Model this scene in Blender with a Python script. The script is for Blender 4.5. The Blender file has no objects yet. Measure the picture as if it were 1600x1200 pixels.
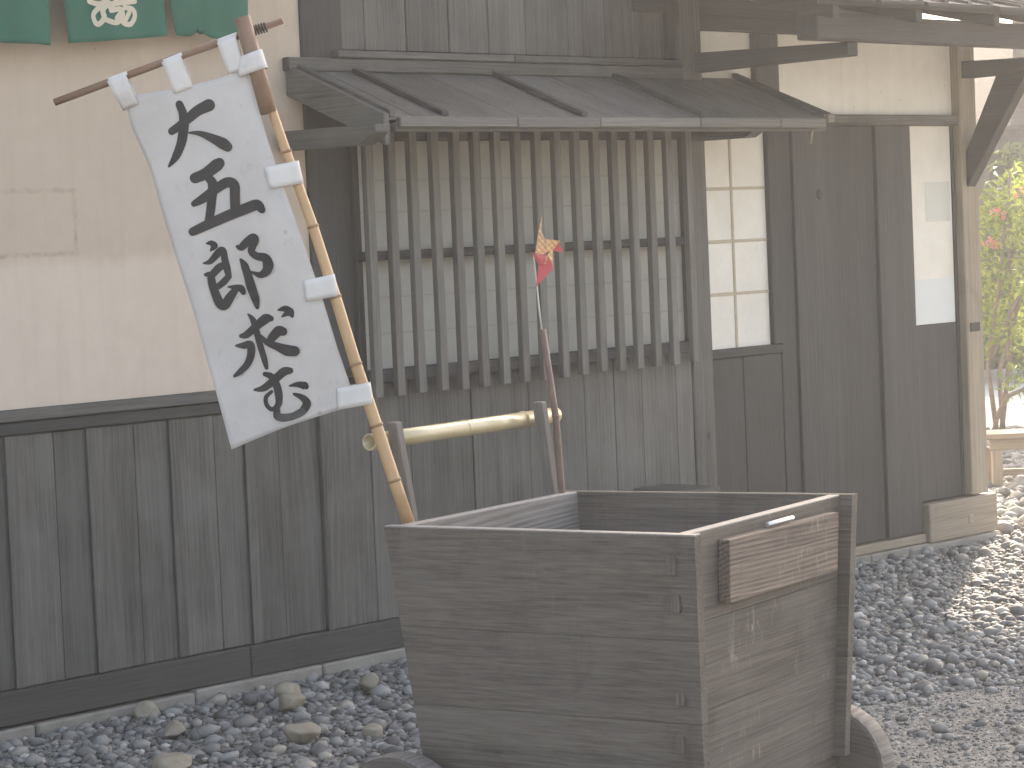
import bpy, bmesh, math, random
import numpy as np
from mathutils import Vector, Matrix, Euler

SC = bpy.context.scene
COL = SC.collection
random.seed(7)
rng = np.random.default_rng(11)

# ------------------------------------------------------------------ camera, sky, sun, exposure
cam_data = bpy.data.cameras.new("camera")
cam = bpy.data.objects.new("camera", cam_data)
COL.objects.link(cam)
cam_data.sensor_width = 36.0
cam_data.lens = 94.5
cam_data.clip_start = 0.1
cam_data.clip_end = 3000.0
cam.matrix_world = Matrix(((0.67406, 0.07016, -0.73534, -4.961),
                           (-0.73743, 0.00611, -0.67540, -6.766),
                           (-0.04289, 0.99752, 0.05586, 1.5),
                           (0, 0, 0, 1)))
SC.camera = cam

SUN_AZ = math.radians(28.5)      # from +X (along the wall) towards +Y (behind the wall)
SUN_EL = math.radians(34.0)
world = bpy.data.worlds.new("World")
SC.world = world
world.use_nodes = True
wn = world.node_tree
wn.nodes.clear()
sky = wn.nodes.new("ShaderNodeTexSky")
sky.sky_type = 'NISHITA'
sky.sun_disc = False
sky.sun_elevation = SUN_EL
sky.sun_rotation = math.pi / 2 - SUN_AZ
sky.air_density = 1.0
sky.dust_density = 2.0
sky.ozone_density = 1.0
bg = wn.nodes.new("ShaderNodeBackground")
bg.inputs["Strength"].default_value = 0.15
wo = wn.nodes.new("ShaderNodeOutputWorld")
wn.links.new(sky.outputs[0], bg.inputs[0])
wn.links.new(bg.outputs[0], wo.inputs[0])

sun_data = bpy.data.lights.new("sun", 'SUN')
sun_data.energy = 5.0
sun_data.angle = math.radians(0.53)
sun_data.color = (1.0, 0.97, 0.93)
sun = bpy.data.objects.new("sun", sun_data)
COL.objects.link(sun)
sd = Vector((math.cos(SUN_EL) * math.cos(SUN_AZ), math.cos(SUN_EL) * math.sin(SUN_AZ), math.sin(SUN_EL)))
sun.rotation_euler = sd.to_track_quat('Z', 'Y').to_euler()

SC.view_settings.view_transform = 'Standard'
SC.view_settings.look = 'None'
SC.view_settings.gamma = 1.0
SC.view_settings.use_curve_mapping = False
SC.view_settings.exposure = 2.05
SC.view_settings.use_white_balance = True
SC.view_settings.white_balance_temperature = 8100
SC.view_settings.white_balance_tint = 13
SC.render.engine = 'CYCLES'
SC.cycles.use_denoising = True
SC.cycles.max_bounces = 8
SC.cycles.diffuse_bounces = 4
SC.cycles.transparent_max_bounces = 8
SC.cycles.caustics_reflective = False
SC.cycles.caustics_refractive = False

# ------------------------------------------------------------------ materials
def new_mat(name):
    m = bpy.data.materials.new(name)
    m.use_nodes = True
    nt = m.node_tree
    for n in list(nt.nodes):
        nt.nodes.remove(n)
    out = nt.nodes.new("ShaderNodeOutputMaterial")
    b = nt.nodes.new("ShaderNodeBsdfPrincipled")
    nt.links.new(b.outputs[0], out.inputs[0])
    return m, nt, b

def N(nt, t, **kw):
    n = nt.nodes.new(t)
    for k, v in kw.items():
        if k in n.inputs:
            n.inputs[k].default_value = v
        else:
            setattr(n, k, v)
    return n

def mix_rgb(nt, blend, fac, a, b):
    n = nt.nodes.new("ShaderNodeMix")
    n.data_type = 'RGBA'
    n.blend_type = blend
    for sock, val in ((n.inputs[0], fac), (n.inputs[6], a), (n.inputs[7], b)):
        if hasattr(val, "links"):
            nt.links.new(val, sock)
        elif isinstance(val, (int, float)):
            sock.default_value = val
        else:
            sock.default_value = (*val, 1.0)
    return n.outputs[2]

def math_n(nt, op, a, b=None, clamp=False):
    n = nt.nodes.new("ShaderNodeMath")
    n.operation = op
    n.use_clamp = clamp
    for i, v in enumerate((a, b)):
        if v is None:
            continue
        if hasattr(v, "links"):
            nt.links.new(v, n.inputs[i])
        else:
            n.inputs[i].default_value = v
    return n.outputs[0]

def ramp(nt, fac, stops):
    r = nt.nodes.new("ShaderNodeValToRGB")
    el = r.color_ramp.elements
    while len(el) < len(stops):
        el.new(0.5)
    for e, (p, c) in zip(el, stops):
        e.position = p
        e.color = (*c, 1.0) if len(c) == 3 else c
    nt.links.new(fac, r.inputs[0])
    return r.outputs[0]

def obj_coords(nt, rand=True):
    tc = nt.nodes.new("ShaderNodeTexCoord")
    if not rand:
        return tc.outputs["Object"], None
    oi = nt.nodes.new("ShaderNodeObjectInfo")
    mul = nt.nodes.new("ShaderNodeVectorMath")
    mul.operation = 'MULTIPLY_ADD'
    comb = nt.nodes.new("ShaderNodeCombineXYZ")
    for i, k in enumerate((37.0, 53.0, 71.0)):
        nt.links.new(math_n(nt, 'MULTIPLY', oi.outputs["Random"], k), comb.inputs[i])
    add = nt.nodes.new("ShaderNodeVectorMath")
    add.operation = 'ADD'
    nt.links.new(tc.outputs["Object"], add.inputs[0])
    nt.links.new(comb.outputs[0], add.inputs[1])
    nt.nodes.remove(mul)
    return add.outputs[0], oi.outputs["Random"]

def scaled(nt, vec, s):
    n = nt.nodes.new("ShaderNodeMapping")
    n.inputs["Scale"].default_value = s
    nt.links.new(vec, n.inputs[0])
    return n.outputs[0]

def noise(nt, vec, scale, detail=4.0, rough=0.6, distort=0.0):
    n = nt.nodes.new("ShaderNodeTexNoise")
    n.inputs["Scale"].default_value = scale
    n.inputs["Detail"].default_value = detail
    n.inputs["Roughness"].default_value = rough
    n.inputs["Distortion"].default_value = distort
    nt.links.new(vec, n.inputs["Vector"])
    return n.outputs["Fac"]

def wood_mat(name, dark, light, axis, ring=0.08, ring_scale=26.0, grey=(0.2, 0.2, 0.2), wear=0.35, rough=0.75,
             vary=0.35, bump=0.35, stain=0.3, freq=70.0, fine_amt=1.0, lines=70.0, flake=0.0):
    """Weathered timber, grain along one local axis."""
    m, nt, b = new_mat(name)
    vec, rnd = obj_coords(nt)
    s_long = [1.0, 1.0, 1.0]; s_long[axis] = 0.055
    s_fine = [1.0, 1.0, 1.0]; s_fine[axis] = 0.02
    v1 = scaled(nt, vec, s_long)
    v2 = scaled(nt, vec, s_fine)
    s_ring = [1.0, 1.0, 1.0]; s_ring[axis] = 0.11
    field = noise(nt, scaled(nt, vec, s_ring), ring_scale * 0.16, 1.5, 0.35)
    sepc = nt.nodes.new("ShaderNodeSeparateXYZ")
    nt.links.new(vec, sepc.inputs[0])
    ca, cb = [i for i in range(3) if i != axis]
    across = math_n(nt, 'ADD', math_n(nt, 'MULTIPLY', sepc.outputs[ca], lines * 3.8), math_n(nt, 'MULTIPLY', sepc.outputs[cb], lines * 6.28))
    phase = math_n(nt, 'ADD', math_n(nt, 'MULTIPLY', field, freq), across)
    rings = math_n(nt, 'MULTIPLY', math_n(nt, 'ADD', math_n(nt, 'SINE', phase), 1.0), 0.5)
    fine = noise(nt, v2, 170.0, 3.0, 0.7)
    broad = noise(nt, v1, 9.0, 5.0, 0.65, 0.4)
    f = math_n(nt, 'MULTIPLY', rings, ring)
    f = math_n(nt, 'ADD', f, math_n(nt, 'MULTIPLY', broad, 1.0 - ring))
    f = math_n(nt, 'ADD', f, math_n(nt, 'MULTIPLY', math_n(nt, 'SUBTRACT', fine, 0.5), fine_amt))
    c = ramp(nt, f, [(0.18, dark), (0.8, light)])
    blot = noise(nt, vec, 3.2, 5.0, 0.65)
    wf = math_n(nt, 'MULTIPLY', ramp(nt, blot, [(0.42, (0, 0, 0)), (0.72, (1, 1, 1))]), wear)
    c = mix_rgb(nt, 'MIX', wf, c, grey)
    # dark water stains with shapes of their own
    st = noise(nt, scaled(nt, vec, (1.6, 1.6, 0.9)), 2.1, 6.0, 0.7, 0.8)
    sf = math_n(nt, 'MULTIPLY', ramp(nt, st, [(0.55, (0, 0, 0)), (0.7, (1, 1, 1))]), stain)
    c = mix_rgb(nt, 'MULTIPLY', sf, c, (0.45, 0.42, 0.4))
    # knots
    vor = nt.nodes.new("ShaderNodeTexVoronoi")
    vor.inputs["Scale"].default_value = 3.3
    s_kn = [1.0, 1.0, 1.0]; s_kn[axis] = 0.55
    nt.links.new(scaled(nt, vec, s_kn), vor.inputs["Vector"])
    kf = ramp(nt, vor.outputs["Distance"], [(0.028, (1, 1, 1)), (0.05, (0, 0, 0))])
    c = mix_rgb(nt, 'MULTIPLY', kf, c, (0.4, 0.33, 0.28))
    if flake:
        s_fl = [1.0, 1.0, 1.0]; s_fl[2 if axis != 2 else 0] = 0.35
        fl = noise(nt, scaled(nt, vec, s_fl), 62.0, 3.0, 0.6)
        where = noise(nt, vec, 4.3, 3.0, 0.6)
        ff = math_n(nt, 'MULTIPLY', ramp(nt, fl, [(0.56, (0, 0, 0)), (0.66, (1, 1, 1))]), ramp(nt, where, [(0.5, (0, 0, 0)), (0.68, (1, 1, 1))]))
        c = mix_rgb(nt, 'MIX', math_n(nt, 'MULTIPLY', ff, flake), c, (0.3, 0.26, 0.22))
    hv = nt.nodes.new("ShaderNodeHueSaturation")
    nt.links.new(c, hv.inputs["Color"])
    nt.links.new(math_n(nt, 'ADD', math_n(nt, 'MULTIPLY', rnd, vary), 1.0 - vary / 2), hv.inputs["Value"])
    nt.links.new(hv.outputs[0], b.inputs["Base Color"])
    b.inputs["Roughness"].default_value = rough
    b.inputs["Specular IOR Level"].default_value = 0.35
    bp = nt.nodes.new("ShaderNodeBump")
    bp.inputs["Strength"].default_value = bump
    bp.inputs["Distance"].default_value = 0.004
    nt.links.new(f, bp.inputs["Height"])
    nt.links.new(bp.outputs[0], b.inputs["Normal"])
    return m

def plain_mat(name, c1, c2, scale=8.0, rough=0.8, bump=0.15, dist=0.004, spec=0.3, detail=6.0, coords_rand=True, metal=0.0):
    m, nt, b = new_mat(name)
    vec, rnd = obj_coords(nt, coords_rand)
    f = noise(nt, vec, scale, detail, 0.65)
    nt.links.new(ramp(nt, f, [(0.3, c1), (0.7, c2)]), b.inputs["Base Color"])
    b.inputs["Roughness"].default_value = rough
    b.inputs["Specular IOR Level"].default_value = spec
    b.inputs["Metallic"].default_value = metal
    if bump:
        bp = nt.nodes.new("ShaderNodeBump")
        bp.inputs["Strength"].default_value = bump
        bp.inputs["Distance"].default_value = dist
        f2 = noise(nt, vec, scale * 9, 5.0, 0.7)
        nt.links.new(f2, bp.inputs["Height"])
        nt.links.new(bp.outputs[0], b.inputs["Normal"])
    return m

M = {}
GREY_D, GREY_L = (0.045, 0.043, 0.039), (0.145, 0.137, 0.124)
for ax, nm in ((0, 'x'), (1, 'y'), (2, 'z')):
    M['wood_' + nm] = wood_mat('weathered_wood_' + nm, GREY_D, GREY_L, ax, grey=(0.17, 0.165, 0.152), wear=0.5, ring=0.09)
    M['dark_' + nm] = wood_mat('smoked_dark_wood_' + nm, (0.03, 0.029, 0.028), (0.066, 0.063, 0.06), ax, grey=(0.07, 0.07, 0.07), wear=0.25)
    M['cart_' + nm] = wood_mat('cart_wood_' + nm, (0.045, 0.037, 0.032), (0.165, 0.138, 0.115), ax, ring=0.06, ring_scale=22.0,
                               grey=(0.145, 0.13, 0.115), wear=0.55, bump=0.5, stain=0.6, vary=0.22, flake=0.75 if ax == 0 else 0.12)
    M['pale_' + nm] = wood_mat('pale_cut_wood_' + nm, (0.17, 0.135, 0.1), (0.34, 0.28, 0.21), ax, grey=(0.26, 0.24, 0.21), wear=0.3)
    M['slat_' + nm] = wood_mat('slat_wood_' + nm, (0.09, 0.083, 0.074), (0.19, 0.176, 0.157), ax, grey=(0.17, 0.162, 0.15), wear=0.3)
M['post_wood'] = wood_mat('handle_post_wood', (0.12, 0.105, 0.095), (0.24, 0.215, 0.195), 2, grey=(0.2, 0.19, 0.18))
M['plaque'] = wood_mat('plaque_wood', (0.05, 0.038, 0.034), (0.27, 0.205, 0.16), 0, ring=0.26, ring_scale=22.0, freq=150.0, lines=80.0, flake=0.5, grey=(0.25, 0.2, 0.17), wear=0.25, bump=0.5, stain=0.4, vary=0.0)
M['worn'] = wood_mat('worn_wood', (0.13, 0.105, 0.09), (0.27, 0.245, 0.22), 0, ring=0.36, ring_scale=20.0, freq=140.0, lines=80.0, grey=(0.3, 0.28, 0.27), wear=0.3, bump=0.5)

def plaster_mat(name, base, low, stain_box=False):
    m, nt, b = new_mat(name)
    vec, _ = obj_coords(nt, False)
    n1 = noise(nt, vec, 1.6, 6.0, 0.6)
    n2 = noise(nt, vec, 14.0, 5.0, 0.65)
    c = ramp(nt, n1, [(0.3, low), (0.7, base)])
    c = mix_rgb(nt, 'MULTIPLY', 0.35, c, ramp(nt, n2, [(0.25, (0.8, 0.78, 0.75)), (0.7, (1, 1, 1))]))
    # rain streaks and rusty speckles
    strk = noise(nt, scaled(nt, vec, (7.0, 1.0, 0.35)), 3.0, 4.0, 0.6)
    c = mix_rgb(nt, 'MULTIPLY', 0.3, c, ramp(nt, strk, [(0.5, (1, 1, 1)), (0.75, (0.82, 0.78, 0.72))]))
    vor = nt.nodes.new("ShaderNodeTexVoronoi")
    vor.inputs["Scale"].default_value = 9.0
    nt.links.new(vec, vor.inputs["Vector"])
    c = mix_rgb(nt, 'MULTIPLY', math_n(nt, 'MULTIPLY', ramp(nt, vor.outputs["Distance"], [(0.03, (1, 1, 1)), (0.06, (0, 0, 0))]), 0.5), c, (0.6, 0.5, 0.42))
    if stain_box:
        sep = nt.nodes.new("ShaderNodeSeparateXYZ")
        wv = nt.nodes.new("ShaderNodeVectorMath"); wv.operation = 'MULTIPLY_ADD'
        nz = nt.nodes.new("ShaderNodeTexNoise"); nz.inputs["Scale"].default_value = 30.0
        nt.links.new(vec, nz.inputs["Vector"])
        nt.links.new(nz.outputs["Color"], wv.inputs[0])
        wv.inputs[1].default_value = (0.012, 0, 0.012)
        nt.links.new(vec, wv.inputs[2])
        nt.links.new(wv.outputs[0], sep.inputs[0])
        dx = math_n(nt, 'ABSOLUTE', math_n(nt, 'SUBTRACT', sep.outputs[0], 0.13))
        dz = math_n(nt, 'ABSOLUTE', math_n(nt, 'SUBTRACT', sep.outputs[2], 1.603))
        d = math_n(nt, 'MAXIMUM', math_n(nt, 'SUBTRACT', dx, 0.272), math_n(nt, 'SUBTRACT', dz, 0.1))
        ring_ = ramp(nt, math_n(nt, 'ABSOLUTE', d), [(0.003, (1, 1, 1)), (0.011, (0, 0, 0))])
        brk = ramp(nt, noise(nt, vec, 16.0, 4.0, 0.7), [(0.38, (0, 0, 0)), (0.62, (1, 1, 1))])
        ringf = math_n(nt, 'MULTIPLY', math_n(nt, 'MULTIPLY', ring_, brk), 0.5)
        c = mix_rgb(nt, 'MULTIPLY', ringf, c, (0.5, 0.42, 0.34))
        # a re-coated lower part of the wall, ending in an uneven trowel line
        edge = math_n(nt, 'ADD', sep.outputs[2], math_n(nt, 'MULTIPLY', noise(nt, scaled(nt, vec, (1.0, 1.0, 0.2)), 6.0, 4.0, 0.6), 0.09))
        low_f = ramp(nt, math_n(nt, 'SUBTRACT', edge, 1.03), [(0.47, (1, 1, 1)), (0.515, (0, 0, 0))])
        c = mix_rgb(nt, 'MULTIPLY', math_n(nt, 'SUBTRACT', 1.0, low_f), c, (0.85, 0.83, 0.8))
        cr = nt.nodes.new("ShaderNodeTexVoronoi"); cr.feature = 'DISTANCE_TO_EDGE'; cr.inputs["Scale"].default_value = 1.3
        nt.links.new(wv.outputs[0], cr.inputs["Vector"])
        crf = math_n(nt, 'MULTIPLY', ramp(nt, cr.outputs["Distance"], [(0.001, (1, 1, 1)), (0.0035, (0, 0, 0))]), ramp(nt, n2, [(0.5, (0, 0, 0)), (0.62, (1, 1, 1))]))
        c = mix_rgb(nt, 'MULTIPLY', math_n(nt, 'MULTIPLY', crf, 0.0), c, (0.6, 0.52, 0.45))
    nt.links.new(c, b.inputs["Base Color"])
    b.inputs["Roughness"].default_value = 0.9
    b.inputs["Specular IOR Level"].default_value = 0.15
    bp = nt.nodes.new("ShaderNodeBump")
    bp.inputs["Strength"].default_value = 0.2
    bp.inputs["Distance"].default_value = 0.003
    nt.links.new(noise(nt, vec, 60.0, 5.0, 0.7), bp.inputs["Height"])
    nt.links.new(bp.outputs[0], b.inputs["Normal"])
    return m

M['plaster'] = plaster_mat('cream_plaster', (0.665, 0.56, 0.475), (0.61, 0.51, 0.43), True)
M['plaster_w'] = plaster_mat('white_plaster', (0.9, 0.88, 0.84), (0.85, 0.83, 0.78))
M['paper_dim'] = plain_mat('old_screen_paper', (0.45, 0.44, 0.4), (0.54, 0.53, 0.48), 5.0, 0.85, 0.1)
M['paper'] = plain_mat('shoji_paper', (0.69, 0.645, 0.575), (0.79, 0.745, 0.675), 6.0, 0.85, 0.5, 0.006)
M['paper_patch'] = plain_mat('patched_paper', (0.56, 0.55, 0.50), (0.62, 0.61, 0.56), 4.0, 0.85, 0.1)
M['paper_blue'] = plain_mat('newer_paper', (0.62, 0.63, 0.62), (0.67, 0.68, 0.67), 4.0, 0.85, 0.1)
M['screen_bar'] = plain_mat('screen_bar', (0.4, 0.385, 0.345), (0.45, 0.435, 0.39), 20.0, 0.85, 0)
M['muntin'] = plain_mat('muntin_shadow_tan', (0.42, 0.35, 0.26), (0.5, 0.43, 0.33), 20.0, 0.8)  # tan stands for the muntins' shadow showing through the paper
M['stone'] = plain_mat('plinth_stone', (0.2, 0.18, 0.155), (0.32, 0.3, 0.265), 7.0, 0.9, 0.6, 0.006)
M['rock'] = plain_mat('yellowish_rock', (0.25, 0.215, 0.165), (0.37, 0.33, 0.265), 14.0, 0.9, 0.6, 0.006)
M['bamboo'] = plain_mat('dry_bamboo', (0.42, 0.25, 0.125), (0.55, 0.35, 0.19), 9.0, 0.45, 0.1, 0.002, 0.5)
M['bamboo_green'] = plain_mat('yellow_green_bamboo', (0.43, 0.34, 0.19), (0.52, 0.43, 0.26), 7.0, 0.22, 0.05, 0.002, 0.8)
M['bamboo_node'] = plain_mat('bamboo_node_ring', (0.22, 0.12, 0.06), (0.33, 0.2, 0.11), 30.0, 0.6)
M['sleeve'] = plain_mat('brown_bamboo_sleeve', (0.17, 0.095, 0.06), (0.27, 0.16, 0.105), 16.0, 0.5, 0.2, 0.003, 0.4)
M['stick'] = plain_mat('dark_red_stick', (0.12, 0.075, 0.06), (0.2, 0.13, 0.1), 18.0, 0.5, 0.15, 0.002, 0.4)
M['wire'] = plain_mat('pale_wire', (0.5, 0.48, 0.42), (0.6, 0.58, 0.52), 10.0, 0.4, 0, spec=0.5)
M['metal'] = plain_mat('worn_aluminium', (0.6, 0.6, 0.6), (0.75, 0.75, 0.75), 20.0, 0.35, 0.05, metal=0.9)
M['rope'] = plain_mat('black_cord', (0.03, 0.03, 0.032), (0.07, 0.07, 0.07), 90.0, 0.9, 0.8, 0.004)
M['rim'] = wood_mat('sky_glint_wood', (0.22, 0.2, 0.185), (0.36, 0.34, 0.32), 0, grey=(0.32, 0.31, 0.3), rough=0.42, vary=0.1)  # paleness stands for the sky reflected on the cart's top edges
M['ink_pale'] = plain_mat('thin_grey_ink', (0.04, 0.04, 0.042), (0.1, 0.1, 0.1), 30.0, 0.8, 0)
M['ink'] = plain_mat('black_ink', (0.016, 0.016, 0.018), (0.035, 0.034, 0.036), 25.0, 0.7, 0)
M['noren'] = plain_mat('green_cloth', (0.034, 0.135, 0.098), (0.048, 0.165, 0.122), 5.0, 0.9, 0.3, 0.002, 0.1)
M['emblem'] = plain_mat('undyed_print', (0.6, 0.53, 0.42), (0.66, 0.58, 0.47), 12.0, 0.9, 0)
M['pink_paper'] = plain_mat('red_pink_paper', (0.62, 0.11, 0.12), (0.68, 0.14, 0.15), 6.0, 0.55, 0.05)
M['thatch'] = plain_mat('dark_thatch', (0.03, 0.026, 0.022), (0.075, 0.065, 0.055), 12.0, 0.95, 0.9, 0.03)
M['tile'] = plain_mat('grey_roof', (0.08, 0.08, 0.085), (0.15, 0.15, 0.155), 9.0, 0.8, 0.5)
M['bark'] = plain_mat('bark', (0.07, 0.055, 0.042), (0.16, 0.13, 0.1), 22.0, 0.95, 0.9, 0.02)
M['twig'] = plain_mat('twig_bark', (0.13, 0.1, 0.08), (0.22, 0.18, 0.145), 30.0, 0.9, 0.4)

def cloth_mat(name, c1, c2, trans=0.25):
    m, nt, b = new_mat(name)
    vec, _ = obj_coords(nt, False)
    n1 = noise(nt, vec, 7.0, 6.0, 0.65)
    c = ramp(nt, n1, [(0.3, c1), (0.7, c2)])
    sp = noise(nt, vec, 24.0, 5.0, 0.7)
    c = mix_rgb(nt, 'MULTIPLY', math_n(nt, 'MULTIPLY', ramp(nt, sp, [(0.6, (0, 0, 0)), (0.78, (1, 1, 1))]), 0.45), c, (0.66, 0.62, 0.56))
    vor = nt.nodes.new("ShaderNodeTexVoronoi")
    vor.inputs["Scale"].default_value = 13.0
    nt.links.new(vec, vor.inputs["Vector"])
    c = mix_rgb(nt, 'MULTIPLY', math_n(nt, 'MULTIPLY', ramp(nt, vor.outputs["Distance"], [(0.05, (1, 1, 1)), (0.09, (0, 0, 0))]), 0.4), c, (0.45, 0.42, 0.42))
    nt.links.new(c, b.inputs["Base Color"])
    b.inputs["Roughness"].default_value = 0.9
    b.inputs["Specular IOR Level"].default_value = 0.1
    bp = nt.nodes.new("ShaderNodeBump")
    bp.inputs["Strength"].default_value = 0.7
    bp.inputs["Distance"].default_value = 0.006
    w = math_n(nt, 'ADD', math_n(nt, 'MULTIPLY', noise(nt, vec, 480.0, 2.0, 0.5), 0.25), noise(nt, vec, 9.0, 4.0, 0.55, 0.6))
    nt.links.new(w, bp.inputs["Height"])
    nt.links.new(bp.outputs[0], b.inputs["Normal"])
    tr = nt.nodes.new("ShaderNodeBsdfTranslucent")
    nt.links.new(c, tr.inputs["Color"])
    mx = nt.nodes.new("ShaderNodeMixShader")
    mx.inputs[0].default_value = trans
    out = [n for n in nt.nodes if n.type == 'OUTPUT_MATERIAL'][0]
    nt.links.new(b.outputs[0], mx.inputs[1])
    nt.links.new(tr.outputs[0], mx.inputs[2])
    nt.links.new(mx.outputs[0], out.inputs[0])
    return m
M['cloth'] = cloth_mat('banner_cloth', (0.58, 0.55, 0.53), (0.68, 0.655, 0.635))
M['tab'] = cloth_mat('new_white_cloth', (0.69, 0.655, 0.63), (0.76, 0.725, 0.69), 0.15)

def leaf_mat(name, cols, trans=0.45, sheen=0.45):
    m, nt, b = new_mat(name)
    at = nt.nodes.new("ShaderNodeAttribute")
    at.attribute_name = "tint"
    c = ramp(nt, at.outputs["Fac"], cols)
    nt.links.new(c, b.inputs["Base Color"])
    b.inputs["Roughness"].default_value = sheen
    tr = nt.nodes.new("ShaderNodeBsdfTranslucent")
    br = mix_rgb(nt, 'MIX', 0.5, c, (0.3, 0.36, 0.05))
    nt.links.new(br, tr.inputs["Color"])
    mx = nt.nodes.new("ShaderNodeMixShader")
    mx.inputs[0].default_value = trans
    out = [n for n in nt.nodes if n.type == 'OUTPUT_MATERIAL'][0]
    nt.links.new(b.outputs[0], mx.inputs[1])
    nt.links.new(tr.outputs[0], mx.inputs[2])
    nt.links.new(mx.outputs[0], out.inputs[0])
    return m
M['leaf'] = leaf_mat('shrub_leaf', [(0.0, (0.04, 0.085, 0.02)), (0.6, (0.15, 0.22, 0.035)), (1.0, (0.34, 0.33, 0.08))], 0.55)
M['leaf_dark'] = leaf_mat('tree_leaf', [(0.0, (0.025, 0.055, 0.018)), (1.0, (0.07, 0.12, 0.03))], 0.25, 0.6)
M['flower'] = leaf_mat('red_flower', [(0.0, (0.5, 0.08, 0.11)), (1.0, (0.6, 0.2, 0.22))], 0.2, 0.6)

def pebble_mat():
    m, nt, b = new_mat('river_pebbles')
    at = nt.nodes.new("ShaderNodeAttribute")
    at.attribute_name = "tint"
    c = ramp(nt, at.outputs["Fac"], [(0.0, (0.11, 0.107, 0.103)), (0.3, (0.19, 0.185, 0.178)), (0.55, (0.25, 0.24, 0.222)), (0.78, (0.31, 0.305, 0.295)), (0.92, (0.37, 0.33, 0.27)), (1.0, (0.55, 0.53, 0.5))])
    vec, _ = obj_coords(nt, False)
    n1 = noise(nt, vec, 75.0, 5.0, 0.7)
    c = mix_rgb(nt, 'MULTIPLY', 0.6, c, ramp(nt, n1, [(0.25, (0.62, 0.61, 0.6)), (0.65, (1, 1, 1))]))
    nt.links.new(c, b.inputs["Base Color"])
    b.inputs["Roughness"].default_value = 0.72
    b.inputs["Specular IOR Level"].default_value = 0.4
    return m
M['pebble'] = pebble_mat()

def ground_mat():
    m, nt, b = new_mat('gravelly_earth')
    vec, _ = obj_coords(nt, False)
    g = nt.nodes.new("ShaderNodeTexVoronoi")
    g.inputs["Scale"].default_value = 120.0
    nt.links.new(vec, g.inputs["Vector"])
    sep = nt.nodes.new("ShaderNodeSeparateColor")
    nt.links.new(g.outputs["Color"], sep.inputs[0])
    c = ramp(nt, sep.outputs[0], [(0.0, (0.14, 0.133, 0.12)), (0.6, (0.25, 0.24, 0.22)), (1.0, (0.4, 0.385, 0.35))])
    big = noise(nt, vec, 1.3, 5.0, 0.6)
    c = mix_rgb(nt, 'MULTIPLY', 0.6, c, ramp(nt, big, [(0.3, (0.7, 0.67, 0.62)), (0.7, (1, 1, 1))]))
    nt.links.new(c, b.inputs["Base Color"])
    b.inputs["Roughness"].default_value = 0.95
    bp = nt.nodes.new("ShaderNodeBump")
    bp.inputs["Strength"].default_value = 0.8
    bp.inputs["Distance"].default_value = 0.006
    bp.invert = True
    nt.links.new(g.outputs["Distance"], bp.inputs["Height"])
    nt.links.new(bp.outputs[0], b.inputs["Normal"])
    return m
M['ground'] = ground_mat()
M['pale_sand'] = plain_mat('pale_sand', (0.5, 0.475, 0.43), (0.6, 0.57, 0.52), 3.0, 0.95, 0.4, 0.005)

def plaid_mat():
    m, nt, b = new_mat('plaid_paper')
    vec, _ = obj_coords(nt, False)
    mp = nt.nodes.new("ShaderNodeMapping")
    mp.inputs["Rotation"].default_value = (0, math.radians(38), 0)
    nt.links.new(vec, mp.inputs[0])
    sep = nt.nodes.new("ShaderNodeSeparateXYZ")
    nt.links.new(mp.outputs[0], sep.inputs[0])
    def stripe(sock, period, duty, off=0.0):
        t = math_n(nt, 'FRACT', math_n(nt, 'ADD', math_n(nt, 'DIVIDE', sock, period), 50.0 + off))
        return math_n(nt, 'LESS_THAN', t, duty)
    c = mix_rgb(nt, 'MIX', 0.0, (0.78, 0.55, 0.25), (0.78, 0.55, 0.25))
    c = mix_rgb(nt, 'MIX', math_n(nt, 'MULTIPLY', stripe(sep.outputs[0], 0.011, 0.36), 0.6), c, (0.66, 0.2, 0.12))
    c = mix_rgb(nt, 'MIX', math_n(nt, 'MULTIPLY', stripe(sep.outputs[2], 0.012, 0.4), 0.55), c, (0.68, 0.24, 0.13))
    c = mix_rgb(nt, 'MIX', math_n(nt, 'MULTIPLY', stripe(sep.outputs[2], 0.006, 0.14, 0.3), 0.75), c, (0.16, 0.09, 0.06))
    c = mix_rgb(nt, 'MIX', math_n(nt, 'MULTIPLY', stripe(sep.outputs[0], 0.011, 0.1, 0.5), 0.6), c, (0.85, 0.75, 0.5))
    nt.links.new(c, b.inputs["Base Color"])
    b.inputs["Roughness"].default_value = 0.55
    return m
M['plaid'] = plaid_mat()

# ------------------------------------------------------------------ object helpers
def link(name, me, mat=None, parent=None, loc=(0, 0, 0), rot=(0, 0, 0)):
    o = bpy.data.objects.new(name, me)
    COL.objects.link(o)
    if mat is not None:
        me.materials.append(mat)
    o.location = loc
    o.rotation_euler = rot
    if parent is not None:
        o.parent = parent
    return o

def thing(name, label, cat, loc=(0, 0, 0), rot=(0, 0, 0), group=None):
    o = bpy.data.objects.new(name, None)
    o.empty_display_size = 0.2
    COL.objects.link(o)
    o.location = loc
    o.rotation_euler = rot
    tag(o, label, cat, group)
    return o

def tag(o, label, cat, group=None):
    o['label'] = label
    o['category'] = cat
    if group:
        o['group'] = group
    return o

def bm_mesh(bm, name, smooth=False):
    me = bpy.data.meshes.new(name)
    bm.normal_update()
    bm.to_mesh(me)
    bm.free()
    if smooth:
        for p in me.polygons:
            p.use_smooth = True
    return me

BOX_CACHE = {}
def box_me(sx, sy, sz, bev=0.003):
    bm = bmesh.new()
    bmesh.ops.create_cube(bm, size=1.0)
    for v in bm.verts:
        v.co = Vector((v.co.x * sx, v.co.y * sy, v.co.z * sz))
    if bev:
        bmesh.ops.bevel(bm, geom=bm.edges[:], offset=min(bev, 0.3 * min(sx, sy, sz)), segments=1, affect='EDGES')
    return bm_mesh(bm, "box")

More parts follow.
